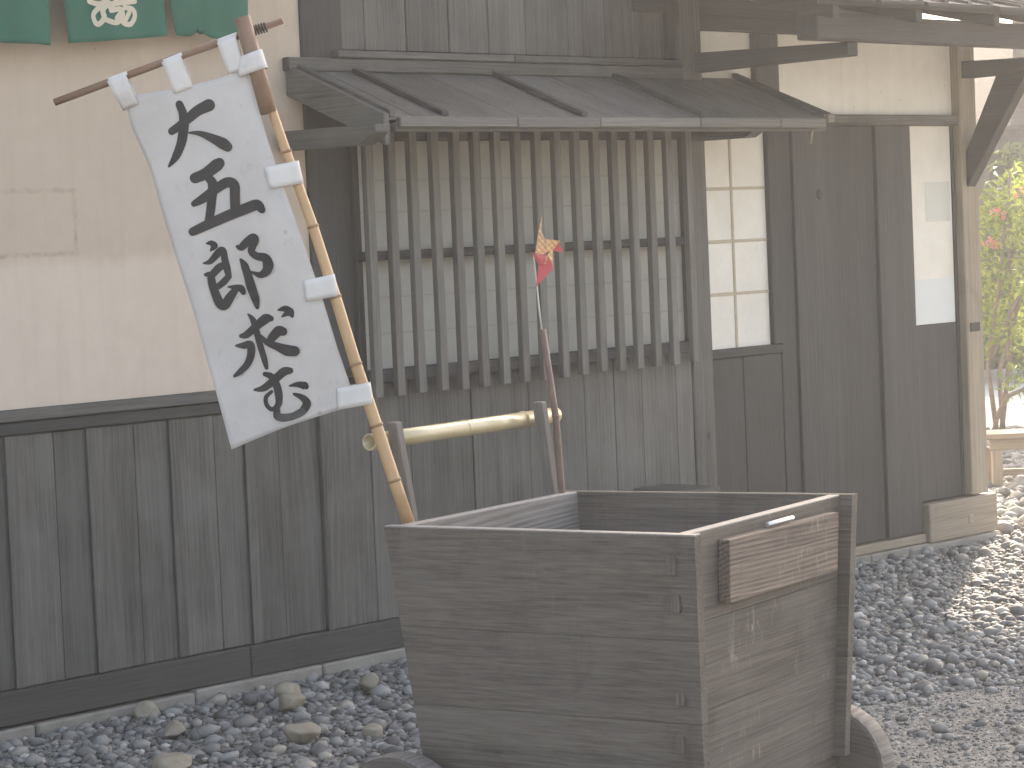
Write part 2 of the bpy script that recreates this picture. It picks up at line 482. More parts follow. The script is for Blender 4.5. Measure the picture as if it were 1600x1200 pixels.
def box(name, lo, hi, mat, parent, bev=0.003, rot=(0, 0, 0), share=False):
    s = [hi[i] - lo[i] for i in range(3)]
    c = [(hi[i] + lo[i]) / 2 for i in range(3)]
    key = (round(s[0], 4), round(s[1], 4), round(s[2], 4), bev, mat.name)
    if share and key in BOX_CACHE:
        o = bpy.data.objects.new(name, BOX_CACHE[key])
        COL.objects.link(o)
        o.location = c; o.rotation_euler = rot; o.parent = parent
        return o
    me = box_me(*s, bev)
    if share:
        BOX_CACHE[key] = me
    return link(name, me, mat, parent, c, rot)

def hexa_me(p, bev=0.0):
    """8 corner points: 4 bottom (ccw), 4 top."""
    bm = bmesh.new()
    v = [bm.verts.new(q) for q in p]
    for f in ((3, 2, 1, 0), (4, 5, 6, 7), (0, 1, 5, 4), (1, 2, 6, 5), (2, 3, 7, 6), (3, 0, 4, 7)):
        bm.faces.new([v[i] for i in f])
    bmesh.ops.recalc_face_normals(bm, faces=bm.faces[:])
    if bev:
        bmesh.ops.bevel(bm, geom=bm.edges[:], offset=bev, segments=1, affect='EDGES')
    return bm_mesh(bm, "hexa")

def prism_me(poly, d0, d1, axis=0, bev=0.0):
    """Extrude a polygon given in the two other axes from d0 to d1 along axis."""
    bm = bmesh.new()
    def P(a, b, d):
        q = [a, b]
        q.insert(axis, d)
        return q
    a = [bm.verts.new(P(*p, d0)) for p in poly]
    b = [bm.verts.new(P(*p, d1)) for p in poly]
    n = len(poly)
    bm.faces.new(a[::-1]); bm.faces.new(b)
    for i in range(n):
        bm.faces.new([a[i], a[(i + 1) % n], b[(i + 1) % n], b[i]])
    bmesh.ops.recalc_face_normals(bm, faces=bm.faces[:])
    if bev:
        bmesh.ops.bevel(bm, geom=bm.edges[:], offset=bev, segments=1, affect='EDGES')
    return bm_mesh(bm, "prism")

def tube_me(pts, rad, seg=12, caps=True, hollow=0.0):
    """Round tube through points; rad is a number or one radius per point. hollow>0 leaves open ends with a wall."""
    pts = [Vector(p) for p in pts]
    rads = rad if isinstance(rad, (list, tuple)) else [rad] * len(pts)
    bm = bmesh.new()
    rings = []
    ref = None
    for i, p in enumerate(pts):
        t = (pts[min(i + 1, len(pts) - 1)] - pts[max(i - 1, 0)]).normalized()
        if ref is None:
            ref = Vector((0, 0, 1)) if abs(t.z) < 0.9 else Vector((1, 0, 0))
        a = t.cross(ref).normalized()
        b = t.cross(a).normalized()
        ref = -b if False else ref
        rings.append([bm.verts.new(p + (a * math.cos(2 * math.pi * k / seg) + b * math.sin(2 * math.pi * k / seg)) * rads[i]) for k in range(seg)])
    for r0, r1 in zip(rings, rings[1:]):
        for k in range(seg):
            bm.faces.new([r0[k], r0[(k + 1) % seg], r1[(k + 1) % seg], r1[k]])
    if hollow:
        for ring, pi, sgn in ((rings[0], 0, 1), (rings[-1], -1, -1)):
            c = pts[pi]
            t = (pts[1] - pts[0]).normalized() if pi == 0 else (pts[-1] - pts[-2]).normalized() * -1
            inner = [bm.verts.new(c + (v.co - c) * hollow) for v in ring]
            deep = [bm.verts.new(v.co + t * rads[0] * 4) for v in inner]
            for k in range(seg):
                k2 = (k + 1) % seg
                bm.faces.new([ring[k], ring[k2], inner[k2], inner[k]])
                bm.faces.new([inner[k], inner[k2], deep[k2], deep[k]])
            bm.faces.new(deep)
    elif caps:
        bm.faces.new(rings[0][::-1]); bm.faces.new(rings[-1])
    bmesh.ops.recalc_face_normals(bm, faces=bm.faces[:])
    me = bm_mesh(bm, "tube")
    for p in me.polygons:
        p.use_smooth = len(p.vertices) == 4
    return me

# ---- measured outlines, in metres on the plane of each flat thing
CHARS = [[[(-0.5149,0.9517,0.01812),(-0.4951,0.9641,0.02014),(-0.4744,0.9802,0.02256),(-0.4519,0.9972,0.02497),(-0.426,1.0087,0.029)],[(-0.4937,1.0134,0.01812),(-0.4865,0.9908,0.02014),(-0.486,0.9655,0.02417),(-0.4934,0.9262,0.02215),(-0.5076,0.8944,0.01933),(-0.5262,0.8707,0.00564)],[(-0.4754,0.9464,0.00403),(-0.4509,0.9442,0.01208),(-0.4225,0.9322,0.02014),(-0.3979,0.9185,0.02739),(-0.3867,0.9101,0.02336)]],[[(-0.4661,0.8407,0.02497),(-0.4411,0.8501,0.02658),(-0.4148,0.8681,0.02981),(-0.4081,0.8728,0.02578)],[(-0.4361,0.8401,0.01772),(-0.426,0.826,0.02336),(-0.4295,0.79,0.02175),(-0.4356,0.7541,0.02094),(-0.4405,0.7435,0.01611)],[(-0.4713,0.781,0.0145),(-0.4475,0.7937,0.02175),(-0.4175,0.8141,0.02256),(-0.3915,0.8274,0.02417),(-0.3752,0.8195,0.02497),(-0.3752,0.7913,0.02417),(-0.3758,0.7642,0.02336)],[(-0.4777,0.7162,0.02014),(-0.4433,0.7303,0.02336),(-0.3953,0.7495,0.02497),(-0.3511,0.7643,0.02578),(-0.3236,0.7717,0.02578),(-0.3122,0.7604,0.01772)]],[[(-0.4477,0.687,0.00292),(-0.4368,0.6879,0.01333),(-0.4287,0.6815,0.01625),(-0.4327,0.6761,0.0125),(-0.4392,0.6692,0.0025)],[(-0.4569,0.6415,0.00292),(-0.4408,0.6446,0.01333),(-0.4251,0.6598,0.0175),(-0.4143,0.6697,0.0175),(-0.4082,0.6666,0.01542),(-0.4068,0.6506,0.01667),(-0.4023,0.6261,0.0175),(-0.3994,0.6091,0.01375)],[(-0.4357,0.6153,0.0175),(-0.4209,0.6297,0.01833),(-0.4103,0.6349,0.01583)],[(-0.3995,0.6082,0.015),(-0.4113,0.5961,0.01667),(-0.4246,0.5858,0.01458)],[(-0.4532,0.6148,0.0075),(-0.442,0.6119,0.01792),(-0.4379,0.5901,0.01958),(-0.4315,0.5673,0.02042),(-0.4231,0.5464,0.02292),(-0.4125,0.5406,0.02167),(-0.401,0.5567,0.02208),(-0.388,0.573,0.01667),(-0.3822,0.578,0.0125)],[(-0.4021,0.5839,0.00333),(-0.3857,0.5819,0.01292),(-0.3727,0.5789,0.0175),(-0.3672,0.5693,0.0125)],[(-0.3751,0.677,0.00833),(-0.3662,0.6755,0.0175),(-0.3506,0.6872,0.02083),(-0.3374,0.6963,0.02),(-0.3321,0.6905,0.01917),(-0.34,0.674,0.01833),(-0.342,0.6628,0.01667),(-0.3298,0.6526,0.01792),(-0.3103,0.6474,0.02167),(-0.3042,0.6312,0.02667),(-0.31,0.6165,0.02208),(-0.3244,0.6087,0.01542),(-0.3392,0.6136,0.00833),(-0.3498,0.6182,0.00292)],[(-0.3694,0.6468,0.00583),(-0.3608,0.6318,0.01833),(-0.3544,0.609,0.02),(-0.3482,0.5825,0.0225),(-0.3405,0.5559,0.02083),(-0.3365,0.5329,0.00917)]],[[(-0.2872,0.5248,0.00367),(-0.2701,0.5269,0.01588),(-0.2589,0.5187,0.02138),(-0.2544,0.5102,0.00977)],[(-0.265,0.5176,0.01527),(-0.2792,0.5085,0.00305)],[(-0.3781,0.4673,0.01039),(-0.365,0.4701,0.01772),(-0.3407,0.4892,0.01955),(-0.3179,0.5052,0.02383),(-0.3055,0.5055,0.01405)],[(-0.3597,0.518,0.00367),(-0.3483,0.5032,0.01466),(-0.3409,0.4726,0.01588),(-0.3347,0.4421,0.01527),(-0.3267,0.4086,0.01466),(-0.3229,0.3897,0.00916)],[(-0.3924,0.4451,0.00367),(-0.3745,0.4446,0.01588),(-0.3588,0.4453,0.02016),(-0.3569,0.4265,0.01833),(-0.3661,0.4021,0.01649),(-0.3844,0.3835,0.01405),(-0.3981,0.3739,0.00672)],[(-0.3213,0.4464,0.0055),(-0.3063,0.4596,0.02077),(-0.2891,0.4754,0.02444),(-0.2781,0.4741,0.02077)],[(-0.3335,0.4663,0.00794),(-0.3178,0.4491,0.01466),(-0.2963,0.4399,0.01833),(-0.2719,0.4297,0.02688),(-0.2528,0.427,0.02444)]],[[(-0.354,0.3389,0.0055),(-0.3326,0.3418,0.01649),(-0.3084,0.3582,0.01955),(-0.2827,0.3786,0.02077),(-0.2665,0.3812,0.01527)],[(-0.3275,0.375,0.011),(-0.3134,0.3689,0.01649),(-0.3032,0.3525,0.01894),(-0.2975,0.3274,0.01955),(-0.2992,0.3026,0.01588),(-0.3144,0.2908,0.01039),(-0.3271,0.3024,0.01039),(-0.3276,0.3204,0.01039),(-0.3138,0.333,0.00794)],[(-0.3029,0.2903,0.01466),(-0.3036,0.2751,0.01772),(-0.2906,0.2704,0.01894),(-0.2656,0.2735,0.01649),(-0.2436,0.2836,0.01772),(-0.2311,0.3024,0.02138),(-0.2409,0.3166,0.01588),(-0.2604,0.3258,0.00672)],[(-0.271,0.345,0.00305),(-0.251,0.3483,0.01283),(-0.2341,0.3448,0.01955),(-0.2303,0.3424,0.01283)]]]
CLOTH_L = [(-0.6244,1.0389),(-0.6129,0.9714),(-0.5731,0.8697),(-0.5447,0.749),(-0.5169,0.646),(-0.4878,0.5367),(-0.4508,0.3728),(-0.4125,0.2022)]
CLOTH_R = [(-0.3334,1.0888),(-0.3185,1.0257),(-0.2908,0.9173),(-0.2456,0.7661),(-0.2081,0.6402),(-0.1837,0.5537),(-0.152,0.4277),(-0.1131,0.295)]
LOOPS = [[(-0.6639,1.0837),(-0.6184,1.0981),(-0.591,1.0181),(-0.629,1.0063)],[(-0.5334,1.1227),(-0.4879,1.1371),(-0.4622,1.0527),(-0.5033,1.0381)],[(-0.403,1.1631),(-0.3575,1.1775),(-0.3395,1.0861),(-0.3771,1.0803)]]
TABS = [[(-0.353,1.1149),(-0.2969,1.1333),(-0.2855,1.0898),(-0.3522,1.0703)],[(-0.3012,0.8581),(-0.2242,0.8712),(-0.2147,0.8185),(-0.2901,0.8068)],[(-0.2224,0.5914),(-0.1528,0.6034),(-0.1432,0.552),(-0.2188,0.5417)],[(-0.1578,0.3361),(-0.0806,0.3463),(-0.0739,0.2963),(-0.1587,0.2849)]]
POLE = [(-0.0002,-0.0061),(-0.0341,0.112),(-0.0703,0.2434),(-0.1117,0.3898),(-0.1524,0.5494),(-0.197,0.7161),(-0.2516,0.8932),(-0.2811,0.9944),(-0.3376,1.187)]
SLEEVE = [(-0.2876,0.9842),(-0.3395,1.2094)]
BAR = [(-0.7922,1.0327),(-0.2474,1.201)]
KNOT = [(-0.3412,1.1753),(-0.2899,1.1865)]
NOREN = [[(-0.1582,2.1543),(0.2372,2.1385),(0.2439,2.2779)],[(0.3071,2.146),(0.7036,2.1776),(0.6978,2.2936)],[(0.7602,2.1831),(1.0464,2.1713),(1.0636,2.3063)]]
NOREN_L = [(-0.151,2.2642),(0.2959,2.2797),(0.7353,2.2949)]
EMBLEM = [[(0.4115,2.2811),(0.4477,2.2735),(0.4752,2.2838)],[(0.4483,2.263),(0.4268,2.2398),(0.4338,2.2155),(0.4476,2.2117),(0.4636,2.2305),(0.4597,2.2529),(0.4743,2.2702),(0.5084,2.2766),(0.5839,2.2855)],[(0.4713,2.2239),(0.5045,2.2159),(0.5304,2.2393),(0.5221,2.2586),(0.4867,2.2538)],[(0.5381,2.2644),(0.574,2.2602),(0.5807,2.2366),(0.5621,2.2133),(0.5348,2.2131),(0.5225,2.2233)],[(0.5054,2.2301),(0.5287,2.2551)],[(0.5404,2.2259),(0.5597,2.2508)],[(0.4839,2.2626),(0.509,2.286)]]
PIN_STICK = [(-0.0003,-0.0066),(-0.0079,0.2006),(-0.0312,0.4224)]
PIN_WIRE = [(-0.0332,0.4143),(-0.0386,0.4798),(-0.0423,0.5452),(-0.0461,0.6105),(-0.0146,0.6221)]
PIN = {'c':(-0.0157,0.6196),'up':[(-0.0219,0.7109),(-0.0315,0.6725),(-0.0398,0.633),(-0.042,0.6179),(-0.016,0.613),(-0.0132,0.6337),(-0.0172,0.6548),(-0.0255,0.6703)],'right':[(-0.0143,0.6528),(0.0215,0.6459),(0.0039,0.6235),(0.0018,0.6188),(-0.0143,0.6205)],'righttip':[(0.0202,0.6408),(0.0287,0.6177),(0.0034,0.6216)],'down':[(-0.0119,0.609),(0.0008,0.5866),(-0.0001,0.5743),(-0.0437,0.5328),(-0.0346,0.59),(-0.0222,0.5904)],'downy':[(-0.0082,0.6164),(0.0018,0.6188),(0.0004,0.5866),(-0.011,0.609)],'left':[(-0.051,0.6198),(-0.0402,0.615),(-0.0159,0.6139),(-0.0197,0.596),(-0.0242,0.5886),(-0.0355,0.591)],'curl':[(-0.0146,0.6139),(-0.0123,0.6014),(-0.0175,0.5902),(-0.0242,0.5882),(-0.0182,0.596)]}

# ------------------------------------------------------------------ ground
def sheet(name, x0, x1, y0, y1, z, mat, nx=1, ny=1, amp=0.0):
    xs = np.linspace(x0, x1, nx + 1); ys = np.linspace(y0, y1, ny + 1)
    vs = [(x, y, z + (amp * (math.sin(x * 1.7 + y * 0.9) + math.sin(y * 2.3 - x * 0.6)) if amp else 0)) for y in ys for x in xs]
    fs = [(j * (nx + 1) + i, j * (nx + 1) + i + 1, (j + 1) * (nx + 1) + i + 1, (j + 1) * (nx + 1) + i) for j in range(ny) for i in range(nx)]
    me = bpy.data.meshes.new(name)
    me.from_pydata(vs, [], fs)
    o = link(name, me, mat)
    o['kind'] = 'structure'
    return o
sheet("ground", -105, 145, -105, 145, 0.0, M['ground'])
sheet("sandy_yard", 9.0, 60.0, 0.9, 9.0, 0.006, M['pale_sand'])

# ------------------------------------------------------------------ gravel
def ico(sub):
    bm = bmesh.new()
    bmesh.ops.create_icosphere(bm, subdivisions=sub, radius=1.0)
    v = np.array([x.co[:] for x in bm.verts]); f = np.array([[x.index for x in p.verts] for p in bm.faces])
    bm.free()
    return v, f

def pebbles(name, pts, rad, smooth=True, flat=(0.45, 0.8), sink=0.15):
    """pts (n,2), rad (n,): irregular river pebbles lying on the ground, one mesh."""
    V, F = ico(2)
    V, F = ico(1) if True else (V, F)
    n = len(pts)
    variants = []
    for k in range(10):
        d = rng.normal(size=(5, 3)); d /= np.linalg.norm(d, axis=1)[:, None]
        a = rng.uniform(-0.3, 0.24, 5)
        s = 1 + sum(a[i] * np.maximum(0, V @ d[i]) ** 2 for i in range(5)) + rng.normal(size=len(V)) * 0.035
        variants.append(V * s[:, None])
    variants = np.array(variants)
    vid = rng.integers(0, 10, n)
    P = variants[vid].copy()
    sc = np.stack([rng.uniform(0.85, 1.45, n), rng.uniform(0.7, 1.05, n), rng.uniform(*flat, n)], 1) * rad[:, None]
    P *= sc[:, None, :]
    yaw = rng.uniform(0, 2 * np.pi, n); tilt = rng.normal(0, 0.28, n)
    ct, stt = np.cos(tilt), np.sin(tilt)
    y = P[:, :, 1] * ct[:, None] - P[:, :, 2] * stt[:, None]
    z = P[:, :, 1] * stt[:, None] + P[:, :, 2] * ct[:, None]
    P[:, :, 1], P[:, :, 2] = y, z
    c, s = np.cos(yaw)[:, None], np.sin(yaw)[:, None]
    x = P[:, :, 0] * c - P[:, :, 1] * s
    y = P[:, :, 0] * s + P[:, :, 1] * c
    P[:, :, 0] = x + pts[:, 0][:, None]
    P[:, :, 1] = y + pts[:, 1][:, None]
    P[:, :, 2] += (sc[:, 2] * (1 - rng.uniform(sink, sink + 0.55, n)))[:, None]
    allv = P.reshape(-1, 3)
    allf = (F[None, :, :] + (np.arange(n) * len(V))[:, None, None]).reshape(-1, 3)
    me = bpy.data.meshes.new(name)
    me.vertices.add(len(allv)); me.vertices.foreach_set("co", allv.ravel())
    me.loops.add(allf.size); me.loops.foreach_set("vertex_index", allf.ravel().astype(np.int32))
    me.polygons.add(len(allf))
    me.polygons.foreach_set("loop_start", np.arange(0, allf.size, 3, dtype=np.int32))
    me.polygons.foreach_set("loop_total", np.full(len(allf), 3, dtype=np.int32))
    me.update()
    me.polygons.foreach_set("use_smooth", np.ones(len(allf), dtype=bool))
    t = me.attributes.new("tint", 'FLOAT', 'POINT')
    t.data.foreach_set("value", np.repeat(np.clip(rng.beta(1.15, 1.25, n), 0, 1), len(V)).astype(np.float32))
    o = link(name, me, M['pebble'])
    o['kind'] = 'stuff'
    return o

def on_path(x, y):
    # the trodden strip along the front of the yard where the stones are fine
    return ((y + 2.02 + 0.27 * (x - 1.9) + 0.12 * np.sin(3.1 * x) + 0.07 * np.sin(7.3 * x + 1)) < 0) & (x > 0.95)

def in_view(x, y, margin):
    # seen ground: the wedge of the yard that the camera looks across
    dx, dy = x + 4.961, y + 6.766
    dep = dx * 0.735 + dy * 0.675; lat = dx * 0.674 - dy * 0.737
    return (dep > 6.6) & (dep < 30) & (np.abs(lat) < dep * 0.195 + margin)

def scatter(x0, x1, y0, y1, per_m2):
    n = int((x1 - x0) * (y1 - y0) * per_m2)
    return rng.uniform(x0, x1, n), rng.uniform(y0, y1, n)

xs, ys = scatter(-1.5, 7.0, -4.2, -0.012, 2400)
view = in_view(xs, ys, 0.35)
keep = (view | (rng.random(len(xs)) < 0.22)) & ((xs < 5.7))
hid = (xs > 0.2) & (xs < 1.6) & (ys > -2.0) & (ys < -0.9)
path = on_path(xs, ys)
k = keep & ~path
r_ = np.exp(rng.normal(math.log(0.0101), 0.48, k.sum())).clip(0.004, 0.036)
pebbles("gravel", np.stack([xs[k], ys[k]], 1), r_)
k = keep & path
sel = rng.random(k.sum()) < 0.33
r_ = np.exp(rng.normal(math.log(0.007), 0.5, sel.sum())).clip(0.003, 0.024)
pebbles("gravel", np.stack([xs[k], ys[k]], 1)[sel], r_, sink=0.3)
xs, ys = scatter(5.6, 11.0, -1.6, 3.2, 620)
k = in_view(xs, ys, 0.5)
k &= ~((xs < 5.7) & (ys > -0.1))
r_ = np.exp(rng.normal(math.log(0.021), 0.4, k.sum())).clip(0.009, 0.055)
pebbles("gravel", np.stack([xs[k], ys[k]], 1), r_)

# fine grit between the stones of the path
xs, ys = scatter(-0.2, 3.6, -3.6, -1.4, 2600)
k = on_path(xs, ys) & in_view(xs, ys, 0.1)
pebbles("grit", np.stack([xs[k], ys[k]], 1), rng.uniform(0.002, 0.0045, k.sum()), sink=0.1)

# ------------------------------------------------------------------ the house
house = thing("house", "old wooden house with cream plaster, weathered boards and a barred lattice window", "house")
W = lambda *a, **k_: box(*a, **k_)

# plaster fields
box("plaster_wall", (-3.0, 0.0, 1.022), (1.405, 0.12, 3.4), M['plaster'], None, 0).parent = house
pw = [o for o in COL.objects if o.name.startswith("plaster_wall")][-1]
# keep the plaster's own coordinates equal to the wall's, so that stains sit where they belong
def recentre(o):
    off = o.location.copy()
    for v in o.data.vertices:
        v.co += off
    o.location = (0, 0, 0)
recentre(pw)
box("plaster_wall", (3.57, 0.0, 1.95), (5.44, 0.12, 2.282), M['plaster_w'], house, 0)

# posts
def post(x0, x1, z0, z1, y0, mat, nm="post"):
    return box(nm, (x0, y0, z0), (x1, 0.1, z1), mat, house, 0.005)
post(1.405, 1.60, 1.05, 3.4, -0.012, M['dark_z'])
post(3.452, 3.582, 0.045, 3.4, -0.03, M['wood_z'])
post(3.94, 4.10, 1.951, 2.281, -0.028, M['dark_z'])
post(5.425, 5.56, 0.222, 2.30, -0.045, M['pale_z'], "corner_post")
box("post_wedge", (5.45, -0.052, 0.965), (5.525, -0.044, 1.005), M['dark_x'], house, 0.002)

# plinth stones, sill beam
x = -2.2
while x < 5.0:
    w = random.uniform(0.5, 0.85)
    box("plinth_stone", (x, -0.045 - random.uniform(0, 0.006), -0.05), (min(x + w, 5.6) - 0.006, 0.1, 0.045 + random.uniform(-0.004, 0.003)), M['stone'], house, 0.006)
    x += w
box("plinth_stone", (4.9, -0.06, -0.05), (5.64, 0.2, 0.036), M['stone'], house, 0.01)
box("sill_beam", (-2.5, -0.03, 0.05), (1.02, 0.1, 0.155), M['dark_x'], house, 0.004)
box("sill_beam", (1.023, -0.03, 0.05), (3.45, 0.1, 0.155), M['dark_x'], house, 0.004)
box("sill_beam", (5.06, -0.055, 0.04), (5.615, 0.12, 0.214), M['pale_x'], house, 0.006)
box("sill_plug", (5.37, -0.058, 0.095), (5.41, -0.05, 0.135), M['pale_x'], house, 0.001)
box("threshold", (3.585, -0.035, 0.046), (5.055, 0.1, 0.085), M['pale_x'], house, 0.004)

# dado: boards and battens under the plaster, the rail above them
box("dado_rail", (-2.5, -0.03, 0.985), (1.404, 0.08, 1.021), M['wood_x'], house, 0.004)
box("dado_rail", (-2.5, -0.02, 0.943), (1.404, 0.08, 0.983), M['dark_x'], house, 0.004)
batt = [-0.57, -0.24, 0.087, 0.407, 0.746, 1.073, 1.40]
bi = 0
for a, b_ in zip([-0.9] + batt[:-1], batt):
    m_ = a + (b_ - a) * random.uniform(0.42, 0.6)
    for p, q in ((a, m_), (m_, b_)):
        dy = random.uniform(0, 0.004)
        box("board", (p + 0.001, -0.004 - dy, 0.157), (q - 0.001, 0.012 - dy, 0.941), M['wood_z'], house, 0.0025,
            rot=(0, random.uniform(-0.002, 0.002), random.uniform(-0.008, 0.008)))
for b_ in batt[:-1]:
    box("batten", (b_ - 0.021, -0.0165, 0.157), (b_ + 0.021, -0.009, 0.941), M['wood_z'], house, 0.003, rot=(0, random.uniform(-0.004, 0.004), 0))
# wide boards under the lattice
seams = [1.405, 1.633, 1.834, 2.155, 2.468, 2.789, 2.965, 3.133, 3.345, 3.45]
for p, q in zip(seams, seams[1:]):
    dy = random.uniform(0, 0.005)
    box("board", (p + 0.0015, -0.02 - dy, 0.157), (q - 0.0015, -0.001 - dy, 1.0), M['wood_z'], house, 0.0025, rot=(0, 0, random.uniform(-0.01, 0.01)))
box("corner_board", (1.395, -0.024, 0.14), (1.42, 0.012, 1.02), M['wood_z'], house, 0.003)
box("board_backing", (-2.5, 0.014, 0.1), (3.45, 0.1, 1.02), M['dark_z'], house, 0)

# the boarded door front on the right
dseams = [4.075, 4.183, 4.481, 4.78, 5.05]
for i_, (p, q) in enumerate(zip(dseams, dseams[1:])):
    dy = (0.0, 0.012, 0.004, 0.02)[i_]
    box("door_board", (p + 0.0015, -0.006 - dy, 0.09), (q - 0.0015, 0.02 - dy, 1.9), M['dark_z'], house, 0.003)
box("door_lintel", (3.585, -0.034, 1.902), (5.46, 0.1, 1.948), M['wood_x'], house, 0.006)
kb = bmesh.new(); bmesh.ops.create_cone(kb, cap_ends=True, segments=12, radius1=0.022, radius2=0.019, depth=0.004)
link("plank_knot", bm_mesh(kb, "knot"), M['rope'], house, (4.364, -0.0195, 1.61), (math.radians(90), 0, 0))
for p, q in ((3.585, 3.81), (3.81, 4.075)):
    box("board", (p + 0.0015, -0.004, 0.09), (q - 0.0015, 0.02, 0.955), M['dark_z'], house, 0.003)
box("window_sill", (3.585, -0.02, 0.957), (4.075, 0.04, 0.992), M['dark_x'], house, 0.003)
box("jamb", (4.02, -0.012, 0.993), (4.074, 0.04, 1.9), M['dark_z'], house, 0.003)
box("board", (5.053, -0.004, 0.222), (5.40, 0.02, 1.012), M['dark_z'], house, 0.003)
box("jamb", (5.402, -0.008, 0.222), (5.424, 0.04, 1.9), M['dark_z'], house, 0.002)
box("wall_backing", (3.58, 0.05, 0.05), (5.5, 0.12, 1.95), M['dark_z'], house, 0)

# shoji light next to the lattice
sh = box("shoji_window", (3.587, 0.01, 0.993), (4.019, 0.03, 1.9), M['paper'], house, 0)
sh_c = sh.location.copy()
def sub(o, parent):
    o.parent = parent
    o.location = Vector(o.location) - Vector(parent.location)
    return o
sub(box("muntin", (3.783, 0.006, 0.994), (3.797, 0.0135, 1.899), M['muntin'], None, 0.001), sh)
for z_ in (1.645, 1.43, 1.215):
    sub(box("muntin", (3.588, 0.006, z_ - 0.007), (3.7825, 0.0132, z_ + 0.007), M['muntin'], None, 0.001), sh)
    sub(box("muntin", (3.7975, 0.006, z_ - 0.006), (4.018, 0.0132, z_ + 0.006), M['muntin'], None, 0.001), sh)
# patched paper panel by the corner post
pp = box("paper_panel", (5.054, 0.0, 1.014), (5.40, 0.03, 1.9), M['paper'], house, 0)
sub(box("paper_patch", (5.19, -0.0012, 1.472), (5.385, 0.002, 1.65), M['paper_patch'], None, 0), pp)
sub(box("paper_patch", (5.056, -0.0012, 1.016), (5.397, 0.002, 1.217), M['paper_blue'], None, 0), pp)

# lattice window: paper screen, rails, slats standing off the wall
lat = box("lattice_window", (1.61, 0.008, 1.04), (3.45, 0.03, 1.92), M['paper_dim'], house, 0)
for z0, z1, y0, y1 in ((1.845, 1.905, -0.06, 0.004), (1.425, 1.458, -0.055, -0.02), (0.998, 1.042, -0.06, -0.002)):
    sub(box("lattice_rail", (1.605, y0, z0), (3.449, y1, z1), M['dark_x'], None, 0.002), lat)
for k_ in range(16):
    xc = 1.634 + 0.1102 * k_ + random.uniform(-0.002, 0.002)
    zb = 0.944 + 0.001 * k_ + random.uniform(-0.004, 0.004)
    sub(box("slat", (xc - 0.0185, -0.082, zb), (xc + 0.0185, -0.056, 1.9), M['slat_z'], None, 0.002, rot=(0, random.uniform(-0.002, 0.002), 0)), lat)
sub(box("slat", (3.392, -0.082, 0.96), (3.43, -0.056, 1.9), M['slat_z'], None, 0.002), lat)
for z_ in (1.707, 1.595, 1.293, 1.165):       # thin bars of the paper screen
    sub(box("screen_bar", (1.612, 0.0055, z_ - 0.003), (3.449, 0.0105, z_ + 0.003), M['screen_bar'], None, 0), lat)
sub(box("screen_frame", (1.6, -0.03, 1.043), (1.63, 0.008, 1.84), M['dark_z'], None, 0.002), lat)

# shutter box over the awning
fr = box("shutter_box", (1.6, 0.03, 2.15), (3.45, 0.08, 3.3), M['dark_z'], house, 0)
us = [1.604, 1.728, 1.937, 2.159, 2.371, 2.576, 2.817, 3.031, 3.24, 3.398]
for p, q in zip(us, us[1:]):
    sub(box("board", (p + 0.001, 0.01, 2.165), (q - 0.001, 0.029, 3.29), M['wood_z'], None, 0.003, rot=(0, 0, random.uniform(-0.02, 0.02))), fr)
sub(box("frame_stile", (3.40, -0.005, 2.165), (3.449, 0.03, 3.29), M['dark_z'], None, 0.003), fr)
sub(box("sill", (1.545, -0.045, 2.133), (2.45, 0.03, 2.158), M['wood_x'], None, 0.003), fr)
sub(box("sill", (2.452, -0.045, 2.133), (3.449, 0.03, 2.158), M['wood_x'], None, 0.003), fr)
box("header_beam", (1.32, -0.035, 2.085), (3.451, 0.08, 2.131), M['wood_x'], house, 0.004)
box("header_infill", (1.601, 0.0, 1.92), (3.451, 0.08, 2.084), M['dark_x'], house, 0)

# awning over the lattice: sloping boards on two bracket arms
aw = bpy.data.objects.new("awning", None); COL.objects.link(aw); aw.parent = house
def slope(y, top=2.078, drop=0.415):
    return top + y * drop
wide = [1.354, 1.48, 1.63, 1.99, 2.35, 2.66, 2.97, 3.26, 3.55, 3.84]
for p, q in zip(wide, wide[1:]):
    lift = random.uniform(0, 0.004)
    pts = []
    for zo in (0.0 + lift, 0.014 + lift):
        pts += [(p + 0.001, -0.455, slope(-0.455) + zo), (q - 0.001, -0.455, slope(-0.455) + zo), (q - 0.001, -0.003, slope(-0.003) + zo), (p + 0.001, -0.003, slope(-0.003) + zo)]
    link("roof_board", hexa_me(pts, 0.002), M['wood_y'], aw)
for b_ in (1.632, 2.352, 3.03):
    pts = []
    for zo in (0.0185, 0.036):
        pts += [(b_ - 0.016, -0.46, slope(-0.46) + zo), (b_ + 0.016, -0.46, slope(-0.46) + zo), (b_ + 0.016, -0.004, slope(-0.004) + zo), (b_ - 0.016, -0.004, slope(-0.004) + zo)]
    link("batten", hexa_me(pts, 0.002), M['dark_y'], aw)
for x0_, x1_, z0_, z1_, mt in ((1.327, 1.352, -0.075, 0.03, 'wood_y'), (1.353, 1.385, 0.019, 0.042, 'wood_y'), (3.805, 3.842, 0.019, 0.04, 'dark_y')):
    pts = []
    for zo in (z0_, z1_):
        pts += [(x0_, -0.47, slope(-0.47) + zo), (x1_, -0.47, slope(-0.47) + zo), (x1_, -0.004, slope(-0.004) + zo), (x0_, -0.004, slope(-0.004) + zo)]
    link("verge_board", hexa_me(pts, 0.003), M[mt], aw)
fz = slope(-0.455)
x = 1.40
for x1_ in (1.98, 2.42, 3.0, 3.5, 3.80):
    box("fascia_board", (x, -0.475, fz - 0.022 + random.uniform(-0.002, 0.002)), (x1_ - 0.003, -0.457, fz + 0.013), M['slat_x'], aw, 0.003)
    x = x1_
box("eave_rail", (1.40, -0.45, fz - 0.035), (3.83, -0.41, fz - 0.003), M['wood_x'], aw, 0.003)
